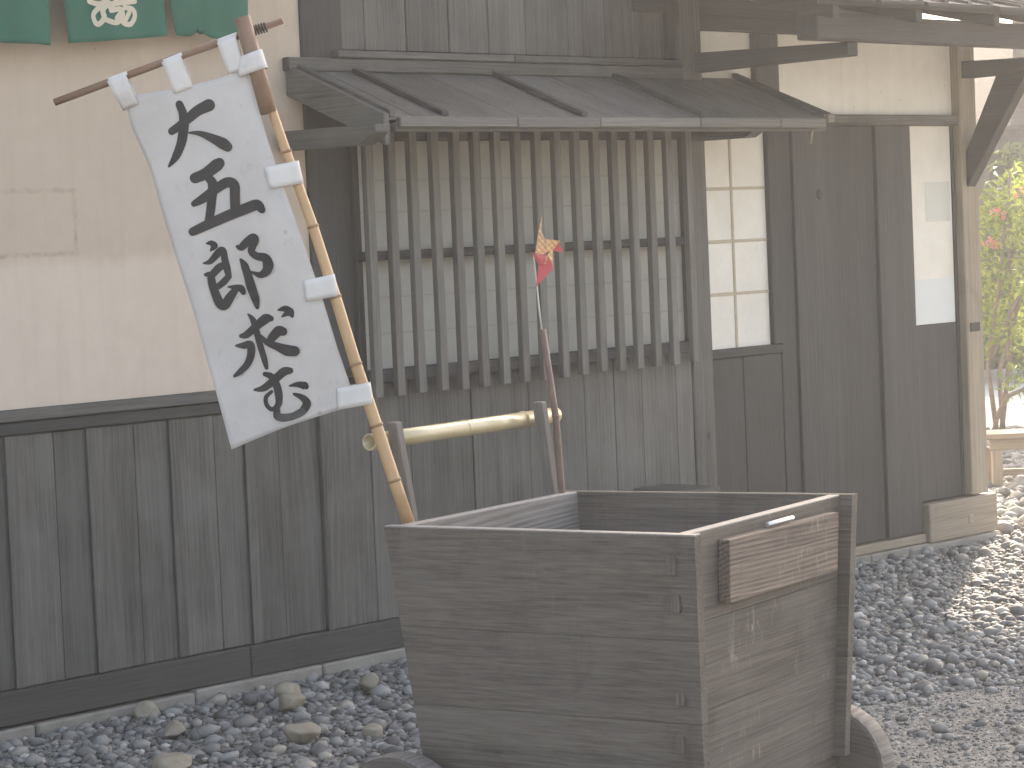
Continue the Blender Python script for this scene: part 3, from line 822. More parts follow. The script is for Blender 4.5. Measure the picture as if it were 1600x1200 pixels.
box("verge_end", (3.80, -0.485, fz - 0.004), (3.845, -0.457, fz + 0.03), M['pale_x'], aw, 0.004)
def bracket(x0_, x1_, y_end, zb, zt):
    poly = [(-0.03, zb), (y_end + 0.075, zb), (y_end, zb + 0.04), (y_end, zt), (-0.03, zt)]
    link("bracket_arm", prism_me(poly, x0_, x1_, 0, 0.003), M['wood_y'], aw)
bracket(3.49, 3.565, -0.375, 1.837, 1.897)
bracket(1.255, 1.325, -0.50, 1.812, 1.877)
link("hanging_peg", tube_me([(3.765, -0.43, fz - 0.004), (3.752, -0.425, fz - 0.085)], 0.007, 8), M['pale_z'], aw)

# main eave: arms, purlin, rafters, roof boards
box("wall_plate", (3.583, -0.02, 2.284), (5.62, 0.1, 2.345), M['dark_x'], house, 0.004)
def eave_arm(x0_, x1_):
    poly = [(0.0, 2.112), (-0.775, 2.122), (-0.775, 2.175), (0.0, 2.19)]
    return link("eave_arm", prism_me(poly, x0_, x1_, 0, 0.004), M['dark_y'], house)
eave_arm(3.535, 3.605)
eave_arm(5.45, 5.53)
box("purlin", (3.27, -0.83, 2.177), (6.02, -0.73, 2.272), M['dark_x'], house, 0.005)
link("brace", hexa_me([(5.46, -0.047, 1.62), (5.53, -0.047, 1.62), (5.53, -0.047, 1.785), (5.46, -0.047, 1.785),
                       (5.46, -0.385, 2.13), (5.53, -0.385, 2.13), (5.53, -0.225, 2.13), (5.46, -0.225, 2.13)], 0.004), M['dark_y'], house)
PITCH = 0.24
def rz(y):
    return 2.277 + (y + 0.78) * PITCH
EAVE = -0.97
for xr in np.arange(3.25, 6.05, 0.55):
    pts = []
    for zo in (0.0, 0.05):
        pts += [(xr - 0.022, EAVE + 0.04, rz(EAVE + 0.04) + zo), (xr + 0.022, EAVE + 0.04, rz(EAVE + 0.04) + zo), (xr + 0.022, 2.6, rz(2.6) + zo), (xr - 0.022, 2.6, rz(2.6) + zo)]
    link("rafter", hexa_me(pts, 0.003), M['dark_y'], house)
for yb in (EAVE + 0.03, -0.5, -0.1, 0.6, 1.4, 2.3):
    pts = []
    for zo in (0.052, 0.072):
        pts += [(3.12, yb, rz(yb) + zo), (6.06, yb, rz(yb) + zo), (6.06, yb + 0.06, rz(yb + 0.06) + zo), (3.12, yb + 0.06, rz(yb + 0.06) + zo)]
    link("roof_batten", hexa_me(pts, 0), M['dark_x'], house)
# boards run down the slope; their joints gape past the covered part
xb = 3.1
while xb < 6.05:
    gap = random.uniform(0.003, 0.008)
    w = random.uniform(0.13, 0.18)
    y0_ = EAVE - random.uniform(0.0, 0.04)
    pts = []
    for zo in (0.0745, 0.088):
        pts += [(xb, y0_, rz(y0_) + zo), (xb + w, y0_, rz(y0_) + zo), (xb + w, 2.6, rz(2.6) + zo), (xb, 2.6, rz(2.6) + zo)]
    link("roof_board", hexa_me(pts, 0), M['dark_y'], house)
    pts = []
    for zo in (0.0885, 0.1):
        pts += [(xb + w - 0.012, y0_ + 0.01, rz(y0_ + 0.01) + zo), (xb + w + 0.014, y0_ + 0.01, rz(y0_ + 0.01) + zo), (xb + w + 0.014, 2.6, rz(2.6) + zo), (xb + w - 0.012, 2.6, rz(2.6) + zo)]
    link("cover_strip", hexa_me(pts, 0), M['wood_y'], house)
    xb += w + gap
pts = []
for zo in (0.0, 0.13):
    pts += [(3.1, 2.6, rz(2.6) + zo), (6.08, 2.6, rz(2.6) + zo), (6.08, 6.4, 2.2 + zo), (3.1, 6.4, 2.2 + zo)]
link("roof_cover", hexa_me(pts, 0), M['thatch'], house)
box("eave_infill", (3.2, 0.0, 2.347), (4.95, 0.06, 2.49), M['dark_x'], house, 0)
# the taller left half of the roof
for y0_, z0_, y1_, z1_ in ((-1.0, 3.35, 2.6, 5.2), (2.6, 5.2, 6.4, 3.2)):
    pts = []
    for zo in (0.0, 0.25):
        pts += [(-4.2, y0_, z0_ + zo), (3.099, y0_, z0_ + zo), (3.099, y1_, z1_ + zo), (-4.2, y1_, z1_ + zo)]
    link("roof_cover", hexa_me(pts, 0), M['thatch'], house)
box("plaster_wall", (5.50, 0.101, 0.1), (5.56, 5.4, 2.28), M['plaster_w'], house, 0)
link("gable_wall", prism_me([(0.0, 3.4), (5.4, 3.4), (2.6, 5.15)], 3.0, 3.06, 0), M['plaster_w'], house)
box("plaster_wall", (3.0, 0.121, 2.3), (3.06, 5.4, 3.398), M['plaster_w'], house, 0)
box("plaster_wall", (-3.0, 5.3, 0.0), (5.499, 5.4, 2.9), M['plaster_w'], house, 0)
box("plaster_wall", (-3.06, 0.0, 0.0), (-3.001, 5.4, 3.4), M['plaster_w'], house, 0)

# ------------------------------------------------------------------ noren (short split curtain)
noren = thing("split_curtain", "dark green split curtain with a cream brush emblem, hung on the plaster wall", "curtain")
def noren_wave(x, z):
    return 0.012 * math.sin(x * 16 + 0.7) * (0.35 + max(0, 2.75 - z)) + 0.008 * math.sin(x * 37 + z * 5)
for pi_, ((bl, br, tr), tl) in enumerate(zip(NOREN, NOREN_L)):
    nx, nz = 20, 14
    bm = bmesh.new()
    grid = []
    for j in range(nz + 1):
        row = []
        for i in range(nx + 1):
            s, t = i / nx, j / nz
            if t < 0.6:
                tt = t / 0.6
                x_ = (bl[0] + (br[0] - bl[0]) * s) * (1 - tt) + (tl[0] + (tr[0] - tl[0]) * s) * tt
                z_ = (bl[1] + (br[1] - bl[1]) * s) * (1 - tt) + (tl[1] + (tr[1] - tl[1]) * s) * tt
            else:
                tt = (t - 0.6) / 0.4
                x_ = tl[0] + (tr[0] - tl[0]) * s
                z_ = (tl[1] + (tr[1] - tl[1]) * s) * (1 - tt) + 2.78 * tt
            y_ = -0.12 + noren_wave(x_, z_)
            if pi_ == 2:                                     # the last panel is folded over on itself
                y_ += 0.03 * math.exp(-((s - 0.4) / 0.06) ** 2) * (1 - t)
                if j == 0:
                    z_ += 0.035 * math.exp(-((s - 0.36) / 0.09) ** 2)
            row.append(bm.verts.new((x_, y_, z_)))
        grid.append(row)
    for j in range(nz):
        for i in range(nx):
            bm.faces.new([grid[j][i], grid[j][i + 1], grid[j + 1][i + 1], grid[j + 1][i]])
    o = link("cloth_panel", bm_mesh(bm, "noren", True), M['noren'], noren)
    sm = o.modifiers.new("solid", 'SOLIDIFY'); sm.thickness = 0.002
    if pi_ == 1:
        emblem_parent = o
link("curtain_rod", tube_me([(-0.6, -0.12, 2.79), (1.36, -0.12, 2.79)], 0.014, 10), M['bamboo'], noren)

def ribbon(bm, pts, surf, z_off, round_caps=True, width=None):
    """A brush stroke: variable-width ribbon laid on a surface function surf(a, b, off)."""
    P = [Vector((p[0], p[1])) for p in pts]
    Wd = [(p[2] if width is None else width) / 2 for p in pts]
    # Catmull-Rom resample
    Q, R = [], []
    n = len(P)
    for i in range(n - 1):
        p0, p1, p2, p3 = P[max(i - 1, 0)], P[i], P[i + 1], P[min(i + 2, n - 1)]
        for k in range(6):
            t = k / 6
            Q.append(0.5 * ((2 * p1) + (p2 - p0) * t + (2 * p0 - 5 * p1 + 4 * p2 - p3) * t * t + (3 * p1 - p0 - 3 * p2 + p3) * t ** 3))
            R.append(Wd[i] * (1 - t) + Wd[i + 1] * t)
    Q.append(P[-1]); R.append(Wd[-1])
    ctr = None
    for i in range(len(Q) - 1):
        # each step as a small quad; discs at the joints keep the outline round
        a, b_ = Q[i], Q[i + 1]
        d = b_ - a
        if d.length < 1e-6:
            continue
        nrm = Vector((-d.y, d.x)).normalized()
        if ctr is None:
            ctr = (a + nrm * R[i], a - nrm * R[i])
            L, Rr = ctr
        L2, R2 = None, None
        nn = nrm
        if i + 2 < len(Q):
            d2 = Q[i + 2] - b_
            if d2.length > 1e-6:
                nn = (nrm + Vector((-d2.y, d2.x)).normalized())
                nn = nn.normalized() if nn.length > 1e-4 else nrm
        yield_pts = (L, Rr, b_ - nn * R[i + 1], b_ + nn * R[i + 1])
        bm.faces.new([bm.verts.new(surf(q.x, q.y, z_off)) for q in yield_pts])
        L, Rr = yield_pts[3], yield_pts[2]
        z_off += 4e-6
    if round_caps:
        for c, r_ in ((Q[0], R[0]), (Q[-1], R[-1])):
            if r_ > 0.001:
                z_off += 2e-5
                bm.faces.new([bm.verts.new(surf(c.x + r_ * math.cos(2 * math.pi * k / 14), c.y + r_ * math.sin(2 * math.pi * k / 14), z_off)) for k in range(14)])

bm = bmesh.new()
for si, s_ in enumerate(EMBLEM):
    ribbon(bm, s_, lambda a, b_, o_: (a, -0.1225 + noren_wave(a, b_) - o_, b_), 0.0004 + 0.0002 * si, True, 0.0165)
em = link("emblem", bm_mesh(bm, "emblem"), M['emblem'], emblem_parent)

# ------------------------------------------------------------------ handcart
U_, V_ = Vector((0.9793, 0.2025, 0)), Vector((-0.1539, 0.9881, 0))
CB = Vector((-0.4638, -3.1489, 0.0))
cart = thing("handcart", "weathered wooden box handcart on solid wheels with a bamboo push bar and a blank plaque", "handcart",
             CB, (0, 0, math.atan2(0.2025, 0.9793)))
def uv(u, v, z):
    return Vector((u + 0.0494 * v, 0.9988 * v, z))
TOP = [(0.0, 0.0), (0.877, 0.0), (0.82, 0.80), (0.0, 0.829)]      # B C D A at z .83
BOT = [(0.045, 0.022), (0.822, 0.022), (0.768, 0.745), (0.045, 0.765)]  # at z .20
def cp(s, t, z):
    k = (z - 0.2) / 0.63
    q = [(BOT[i][0] * (1 - k) + TOP[i][0] * k, BOT[i][1] * (1 - k) + TOP[i][1] * k) for i in range(4)]
    u = (q[0][0] * (1 - s) + q[1][0] * s) * (1 - t) + (q[3][0] * (1 - s) + q[2][0] * s) * t
    v = (q[0][1] * (1 - s) + q[1][1] * s) * (1 - t) + (q[3][1] * (1 - s) + q[2][1] * s) * t
    return uv(u, v, z)
def cart_panel(nm, s0, s1, t0, t1, zs, mat, gap=0.0005):
    first = None
    for i, (z0, z1) in enumerate(zip(zs, zs[1:])):
        pts = []
        for z_ in (z0 + gap, z1 - gap):
            pts += [cp(s0, t0, z_), cp(s1, t0, z_), cp(s1, t1, z_), cp(s0, t1, z_)]
        c = sum(pts, Vector()) / 8
        o = link("plank", hexa_me([p - c for p in pts], 0.001), mat, cart, c)
        o.rotation_euler = (0, 0, 0)
ZS = [0.2, 0.432, 0.632, 0.83]
cart_panel("side", 0.0, 0.037, 0.0, 1.0, [0.2, 0.415, 0.6, 0.832], M['cart_y'])
cart_panel("side", 0.963, 1.0, 0.0, 1.0, [0.2, 0.44, 0.64, 0.834], M['cart_y'])
cart_panel("front", 0.0372, 0.9628, 0.04, 0.077, ZS, M['cart_x'])
cart_panel("rear", 0.0372, 0.9628, 0.945, 0.982, ZS, M['worn'])
def edge_strip(s0, s1, t0, t1, z):  # thin pale strips paint the sky's glint along the top edges
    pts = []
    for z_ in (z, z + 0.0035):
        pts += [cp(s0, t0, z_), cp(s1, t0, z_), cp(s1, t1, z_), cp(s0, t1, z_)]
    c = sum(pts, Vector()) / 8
    link("sky_glint_edge", hexa_me([p - c for p in pts], 0.001), M['rim'], cart, c)
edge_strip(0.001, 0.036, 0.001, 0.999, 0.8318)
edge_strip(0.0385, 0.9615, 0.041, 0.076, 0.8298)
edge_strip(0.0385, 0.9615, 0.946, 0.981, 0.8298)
pts = []
for z_ in (0.225, 0.25):
    pts += [cp(0.038, 0.078, z_), cp(0.962, 0.078, z_), cp(0.962, 0.944, z_), cp(0.038, 0.944, z_)]
link("floor", hexa_me(pts, 0), M['cart_y'], cart)
def cart_box(nm, u0, u1, v0, v1, z0, z1, mat, bev=0.002):
    pts = []
    for z_ in (z0, z1):
        pts += [uv(u0, v0, z_), uv(u1, v0, z_), uv(u1, v1, z_), uv(u0, v1, z_)]
    c = sum(pts, Vector()) / 8
    return link(nm, hexa_me([p - c for p in pts], bev), mat, cart, c)
# plaque on the front with a metal catch over it
pq = [uv(0.175, 0.006, 0.662), uv(0.757, 0.006, 0.661), uv(0.757, 0.036, 0.661), uv(0.175, 0.036, 0.662),
      uv(0.175, 0.003, 0.804), uv(0.768, 0.003, 0.8), uv(0.768, 0.033, 0.8), uv(0.175, 0.033, 0.804)]
c = sum(pq, Vector()) / 8
pl_o = link("plaque", hexa_me([p - c for p in pq], 0.002), M['plaque'], cart, c)
link("catch", tube_me([uv(0.395, 0.016, 0.812), uv(0.53, 0.014, 0.8125)], 0.0055, 8), M['metal'], cart)
# wedged tenons of the front boards coming through the near side
for v_, z0, z1 in ((0.058, 0.745, 0.787), (0.05, 0.664, 0.703), (0.05, 0.456, 0.487), (0.054, 0.349, 0.388)):
    k = (z0 - 0.2) / 0.63
    uo = 0.045 * (1 - k)
    cart_box("tenon", uo - 0.011, uo + 0.01, v_ - 0.01 + 0.02 * (1 - k), v_ + 0.011 + 0.02 * (1 - k), z0, z1, M['cart_z'])
# push bar
def slant(u, v, z0, z1, du, dv, w, d, mat):
    pts = []
    for z_, k in ((z0, 0.0), (z1, 1.0)):
        uu, vv = u + du * k, v + dv * k
        pts += [uv(uu - w / 2, vv - d / 2, z_), uv(uu + w / 2, vv - d / 2, z_), uv(uu + w / 2, vv + d / 2, z_), uv(uu - w / 2, vv + d / 2, z_)]
    c = sum(pts, Vector()) / 8
    return link("handle_post", hexa_me([p - c for p in pts], 0.003), mat, cart, c)
slant(0.19, 0.812, 0.4, 1.066, -0.05, 0.07, 0.026, 0.03, M['post_wood'])
slant(0.812, 0.798, 0.4, 1.066, -0.042, 0.05, 0.028, 0.03, M['post_wood'])
bar = link("push_bar", tube_me([uv(0.082, 0.918, 1.022), uv(0.31, 0.908, 1.022), uv(0.61, 0.895, 1.021), uv(0.907, 0.882, 1.021)], 0.0205, 20, hollow=0.8), M['bamboo_green'], cart)
for u_ in (0.48, 0.75):
    v_ = 0.9215 - 0.0435 * u_
    link("bamboo_node", tube_me([uv(u_ - 0.003, v_, 1.0215), uv(u_, v_, 1.0215), uv(u_ + 0.003, v_, 1.0215)], [0.0206, 0.0219, 0.0206], 20), M['bamboo_green'], bar)
# axles and wheels
for v_ in (0.085, 0.757):
    cart_box("axle", -0.02, 0.885, v_ - 0.022, v_ + 0.022, 0.14, 0.197, M['cart_x'])
def wheel(u0, u1, v_):
    prof = [(0.0, 0.0), (0.145, 0.0), (0.151, 0.005), (0.153, 0.012)]
    du = u1 - u0
    prof += [(0.153, du - 0.012), (0.151, du - 0.005), (0.145, du), (0.0, du)]
    bm = bmesh.new()
    seg = 40
    rings = []
    for r_, d_ in prof:
        if r_ == 0:
            rings.append([bm.verts.new((d_ - du / 2, 0, 0))])
        else:
            rings.append([bm.verts.new((d_ - du / 2, r_ * math.cos(2 * math.pi * k / seg), r_ * math.sin(2 * math.pi * k / seg))) for k in range(seg)])
    for a, b_ in zip(rings, rings[1:]):
        for k in range(seg):
            k2 = (k + 1) % seg
            if len(a) == 1:
                bm.faces.new([a[0], b_[k], b_[k2]])
            elif len(b_) == 1:
                bm.faces.new([a[k2], a[k], b_[0]])
            else:
                bm.faces.new([a[k], a[k2], b_[k2], b_[k]])
    bmesh.ops.recalc_face_normals(bm, faces=bm.faces[:])
    c = uv((u0 + u1) / 2, v_, 0.158)
    w = link("wheel", bm_mesh(bm, "wheel"), M['cart_z'], cart, c, (random.uniform(0, 6), 0, 0))
    tread = bmesh.new()
    ra = []
    for d_, r_ in ((-du / 2 + 0.003, 0.1515), (-du / 2 + 0.012, 0.1545), (du / 2 - 0.012, 0.1545), (du / 2 - 0.003, 0.1515)):
        ra.append([tread.verts.new((d_, r_ * math.cos(2 * math.pi * k / 40), r_ * math.sin(2 * math.pi * k / 40))) for k in range(40)])
    for a, b_ in zip(ra, ra[1:]):
        for k in range(40):
            tread.faces.new([a[k], b_[k], b_[(k + 1) % 40], a[(k + 1) % 40]])
    bmesh.ops.recalc_face_normals(tread, faces=tread.faces[:])
    link("tread", bm_mesh(tread, "tread", True), M['worn'], w)
    link("hub", tube_me([(-du / 2 - 0.012, 0, 0), (du / 2 + 0.012, 0, 0)], 0.034, 16), M['cart_x'], w)
    return w
wheel(0.845, 0.925, 0.1); wheel(-0.085, -0.005, 0.085); wheel(0.845, 0.925, 0.757); wheel(-0.085, -0.005, 0.785)

# ------------------------------------------------------------------ banner standing in the cart corner
B0 = Vector((-0.4913, -2.3181, 0.82))
RH = Vector((0.6747, -0.7381, 0.0))
NR = Vector((-0.7381, -0.6747, 0.0))      # towards the viewer's side of the cloth
banner = thing("banner", "white cloth banner with five black brushed characters on a leaning bamboo pole", "banner", B0, (0, 0, math.atan2(RH.y, RH.x)))
# local axes of the banner: x along the crossbar side, -y towards the front of the cloth, z up
def bl(a, b_, off=0.0):
    return Vector((a, -off, b_))
def poly_at(poly, t):
    f = t * (len(poly) - 1)
    i = min(int(f), len(poly) - 2)
    k = f - i
    return poly[i][0] * (1 - k) + poly[i + 1][0] * k, poly[i][1] * (1 - k) + poly[i + 1][1] * k
def lens_(poly):
    d = [0.0]
    for p, q in zip(poly, poly[1:]):
        d.append(d[-1] + math.hypot(q[0] - p[0], q[1] - p[1]))
    return d
def poly_len(poly, t):
    d = lens_(poly); L = t * d[-1]
    for i in range(len(poly) - 1):
        if L <= d[i + 1] or i == len(poly) - 2:
            k = (L - d[i]) / (d[i + 1] - d[i])
            return poly[i][0] + (poly[i + 1][0] - poly[i][0]) * k, poly[i][1] + (poly[i + 1][1] - poly[i][1]) * k
def cloth_off(a, b_):
    along = -(a * 0.316) + b_ * 0.949          # up the pole
    acr = a * 0.949 + b_ * 0.316               # away from the pole
    return 0.012 * math.sin(acr * 13 + along * 2.0 + 0.5) + 0.007 * math.sin(acr * 29 - along * 5.0) + 0.006 * math.sin(along * 9 + 1.0) + 0.004
bm = bmesh.new()
NXC, NZC = 26, 56
g = []
for j in range(NZC + 1):
    t = j / NZC
    l, r_ = poly_len(CLOTH_L, t), poly_len(CLOTH_R, t)
    row = []
    for i in range(NXC + 1):
        s = i / NXC
        a, b_ = l[0] * (1 - s) + r_[0] * s, l[1] * (1 - s) + r_[1] * s
        sag = 0.010 * math.sin(math.pi * s) * (1 - t) ** 3 - (0.006 * math.sin(math.pi * s) if j == NZC else 0)
        row.append(bm.verts.new(bl(a, b_ - sag, cloth_off(a, b_))))
    g.append(row)
for j in range(NZC):
    for i in range(NXC):
        bm.faces.new([g[j + 1][i], g[j + 1][i + 1], g[j][i + 1], g[j][i]])
cloth = link("cloth", bm_mesh(bm, "cloth", True), M['cloth'], banner)
sm = cloth.modifiers.new("solid", 'SOLIDIFY'); sm.thickness = 0.0016; sm.offset = 0
for ci, strokes in enumerate(CHARS):
    bm = bmesh.new()
    for si, s_ in enumerate(strokes):
        ribbon(bm, s_, lambda a, b_, o_: bl(a, b_, cloth_off(a, b_) + o_), 0.0021 + 0.00035 * si)
    bmesh.ops.recalc_face_normals(bm, faces=bm.faces[:])
    link("lettering", bm_mesh(bm, "lettering"), M['ink'], cloth)
    if ci == 4:                                              # the brush ran dry along the foot of the last character
        bm = bmesh.new()
        ribbon(bm, [(p[0], p[1], p[2] * 1.04) for p in strokes[2][1:5]], lambda a, b_, o_: bl(a, b_, cloth_off(a, b_) + o_), 0.0042)
        bmesh.ops.recalc_face_normals(bm, faces=bm.faces[:])
        link("lettering", bm_mesh(bm, "lettering"), M['ink_pale'], cloth)
pole_pts = [bl(a, b_, 0.0) for a, b_ in POLE]
pole = link("pole", tube_me(pole_pts, [0.0155, 0.0152, 0.0148, 0.014, 0.0134, 0.0125, 0.0115, 0.011, 0.0105], 14), M['bamboo'], banner)
d_ = (pole_pts[-1] - pole_pts[0]).normalized()
for p, r_ in zip(pole_pts[1:7], (0.0155, 0.0152, 0.0146, 0.0139, 0.0131, 0.0122)):
    link("bamboo_node", tube_me([p - d_ * 0.0035, p - d_ * 0.001, p + d_ * 0.001, p + d_ * 0.0035], [r_, r_ + 0.0016, r_ + 0.0016, r_], 14), M['bamboo_node'], pole)
link("sleeve", tube_me([bl(*SLEEVE[0]), bl(*SLEEVE[1])], 0.0195, 18, hollow=0.72), M['sleeve'], banner)
BARO = -0.034
link("crossbar", tube_me([bl(BAR[0][0], BAR[0][1], BARO), bl((BAR[0][0] + BAR[1][0]) / 2, (BAR[0][1] + BAR[1][1]) / 2 + 0.003, BARO), bl(BAR[1][0], BAR[1][1], BARO)], 0.0088, 12), M['sleeve'], banner)
# cord lashing of crossbar to sleeve
ka, kb_ = Vector(KNOT[0]), Vector(KNOT[1])
for i in range(9):
    q = ka.lerp(kb_, i / 8)
    ax_ = (kb_ - ka).normalized()
    ring = []
    for k in range(13):
        th = 2 * math.pi * k / 12
        ring.append(bl(q.x - ax_.y * 0.0105 * math.cos(th) + ax_.x * 0.002 * math.sin(th * 0.5), q.y + ax_.x * 0.0105 * math.cos(th), BARO + 0.0105 * math.sin(th)))
    link("lashing", tube_me(ring, 0.0023, 6), M['rope'], banner)
# cloth loops round crossbar and pole: a folded band, open towards the bar
def loop(nm, quad, edge_a, edge_b, depth_c, rad):
    """quad corner order; edge (0,1) wraps the bar, edge (3,2) is sewn to the cloth."""
    bm = bmesh.new()
    n = 10
    A0, A1, S1, S0 = [Vector(q) for q in quad]
    path = []
    for k in range(n + 1):           # front, from the seam up to the fold, over the bar, and down the back
        path.append((1 - k / n, None))
    rows = []
    def row(t, off, w=0.0, side=0.0):
        l = A0.lerp(S0, t); r2 = A1.lerp(S1, t)
        out = []
        for i in range(5):
            q = l.lerp(r2, i / 4)
            seam = cloth_off(q.x, q.y) + side
            val = seam * (1 - w) + off * w
            if side > 0:
                val = max(val, seam)
            elif side < 0:
                val = min(val, seam)
            out.append(bm.verts.new(bl(*q, val)))
        rows.append(out)
    for k in range(9):
        t = 1 - k / 8 * 0.86
        w = min(1.0, (1 - t) / 0.5)
        row(t, max(depth_c + rad, 0.012) if w > 0.9 else max(depth_c + rad, 0.014), w, 0.0045)
    for k in range(1, 8):
        th = math.pi * k / 8
        row(0.14 - 0.14 * math.sin(th), depth_c + rad * math.cos(th), 1.0)
    for k in range(8, -1, -1):
        t = 1 - k / 8 * 0.86
        w = min(1.0, (1 - t) / 0.5)
        row(t, depth_c - rad, w, -0.0045)
    for a, b_ in zip(rows, rows[1:]):
        for i in range(4):
            bm.faces.new([a[i], a[i + 1], b_[i + 1], b_[i]])
    o = link(nm, bm_mesh(bm, "loop", True), M['tab'], banner)
    s_ = o.modifiers.new("solid", 'SOLIDIFY'); s_.thickness = 0.0018; s_.offset = 0
for q in LOOPS:
    loop("loop", q, None, None, BARO, 0.0115)
for q in TABS:
    # pole side is the right edge: reorder so that edge (0,1) is at the pole
    loop("loop", [q[1], q[2], q[3], q[0]], None, None, 0.0, 0.0235 if q is TABS[0] else 0.016)

# ------------------------------------------------------------------ pinwheel
W0 = Vector((0.1581, -2.221, 0.83))
pin = thing("pinwheel", "red and plaid paper pinwheel on a thin wire and dark stick in the cart", "pinwheel", W0, (0, 0, math.atan2(RH.y, RH.x)))
link("stick", tube_me([bl(PIN_STICK[0][0], PIN_STICK[0][1] - 0.12, 0.0), bl(*PIN_STICK[0]), bl(*PIN_STICK[1]), bl(*PIN_STICK[2])], [0.0095, 0.0095, 0.0088, 0.0078], 12), M['stick'], pin)
link("stick_node", tube_me([bl(PIN_STICK[1][0], PIN_STICK[1][1] - 0.004), bl(PIN_STICK[1][0], PIN_STICK[1][1]), bl(PIN_STICK[1][0], PIN_STICK[1][1] + 0.004)], [0.0092, 0.0104, 0.0092], 12), M['stick'], pin)
link("wire", tube_me([bl(a, b_, 0.0 if i < 4 else 0.004) for i, (a, b_) in enumerate(PIN_WIRE)], 0.0022, 8), M['wire'], pin)
pc = PIN['c']
def blade(keys, mat, offs):
    pts2 = PIN[keys]
    bm = bmesh.new()
    vs = [bm.verts.new(bl(a, b_, 0.012 + offs[i % len(offs)])) for i, (a, b_) in enumerate(pts2)]
    f = bm.faces.new(vs)
    bmesh.ops.triangulate(bm, faces=[f])
    o = link("blade", bm_mesh(bm, "blade"), mat, pin)
    s_ = o.modifiers.new("solid", 'SOLIDIFY'); s_.thickness = 0.0008
blade('up', M['plaid'], [-0.004, 0.0, 0.006, 0.012, 0.012, 0.02, 0.016, 0.006])
blade('right', M['plaid'], [0.016, 0.01, 0.004, 0.006, 0.012])
blade('righttip', M['pink_paper'], [0.012, 0.004, 0.008])
blade('downy', M['plaid'], [0.004, 0.0, 0.004, 0.01])
blade('down', M['pink_paper'], [0.012, 0.006, 0.004, 0.0, 0.012, 0.022])
blade('left', M['pink_paper'], [0.0, 0.018, 0.028, 0.034, 0.028, 0.012])
blade('curl', M['plaid'], [0.04, 0.036, 0.034, 0.03, 0.038])
bm = bmesh.new(); bmesh.ops.create_uvsphere(bm, u_segments=10, v_segments=6, radius=0.0035)
link("pin_head", bm_mesh(bm, "pin"), M['plaid'], pin, bl(pc[0], pc[1], 0.055))

# ------------------------------------------------------------------ small box by the wall
bx = thing("wooden_box", "low grey wooden box with a plank lid standing against the boards behind the cart", "box", (0, 0, 0))
box("lid", (3.03, -0.315, 0.468), (3.235, -0.04, 0.488), M['wood_y'], bx, 0.003)
box("box_body", (3.045, -0.295, 0.01), (3.22, -0.06, 0.467), M['wood_z'], bx, 0.003)

# ------------------------------------------------------------------ rocks by the wall
def rock(x, y, sx, sy, sz, yaw, label, seed, mat='rock'):
    r2 = np.random.default_rng(seed)
    bm = bmesh.new()
    bmesh.ops.create_icosphere(bm, subdivisions=3, radius=1.0)
    planes = [(Vector(r2.normal(size=3)).normalized(), r2.uniform(0.5, 0.88)) for _ in range(16)]
    for v in bm.verts:
        for n_, d in planes:
            e = v.co.dot(n_) - d
            if e > 0:
                v.co -= n_ * e * 0.92
        v.co *= 1 + 0.02 * math.sin(9 * v.co.x + seed) * math.cos(8 * v.co.y)
        v.co = Vector((v.co.x * sx, v.co.y * sy, v.co.z * sz))
    me = bm_mesh(bm, "rock")
    me.shade_smooth() if hasattr(me, "shade_smooth") else None
    o = link("rock", me, M[mat], None, (x, y, sz * 0.8), (0, 0.06, yaw))
    return tag(o, label, "rock", "larger rocks among the gravel at the wall")
rock(0.935, -0.30, 0.085, 0.055, 0.045, 0.5, "tan flat-topped rock, upper of the touching pair in the gravel by the plinth", 3)
rock(0.80, -0.455, 0.095, 0.05, 0.04, 0.55, "long brown rock, lower of the touching pair in the gravel by the plinth", 5)
rock(0.445, -0.88, 0.085, 0.06, 0.045, 0.3, "large sandy rock alone in the gravel between the touching pair and the bottom edge", 8)
rock(1.205, -0.40, 0.095, 0.05, 0.042, 0.9, "tan angular rock close to the plinth, the nearest one to the cart's upright edge", 13)
rock(0.325, -0.45, 0.09, 0.045, 0.032, 0.6, "small pointed tan rock in the gravel left of the touching pair of rocks", 21)
rock(0.49, -0.12, 0.06, 0.045, 0.036, 0.2, "rounded tan rock touching the plinth stones below the dark sill", 34)
rock(-0.02, -0.86, 0.12, 0.07, 0.04, 0.7, "broad flat rock at the bottom edge of the gravel by the wall", 55)
rock(0.64, -1.0, 0.045, 0.035, 0.028, 0.1, "small pale blocky rock nearest to the cart's rear wheel", 89)

# ------------------------------------------------------------------ bench beyond the corner
bench = thing("bench", "low sunlit wooden bench standing on gravel beyond the house corner", "bench", (7.80, 1.22, 0), (0, 0, math.radians(-46)))
box("seat", (-0.18, -0.14, 0.262), (1.1, 0.16, 0.292), M['pale_x'], bench, 0.004)
for x_ in (-0.115, 0.98):
    for y_ in (-0.11, 0.12):
        box("leg", (x_ - 0.028, y_ - 0.022, 0.0), (x_ + 0.028, y_ + 0.022, 0.20), M['pale_z'], bench, 0.003)
box("apron", (-0.15, -0.115, 0.2), (1.05, -0.085, 0.261), M['pale_x'], bench, 0.003)
box("stretcher", (-0.087, -0.015, 0.05), (0.95, 0.02, 0.085), M['pale_x'], bench, 0.003)

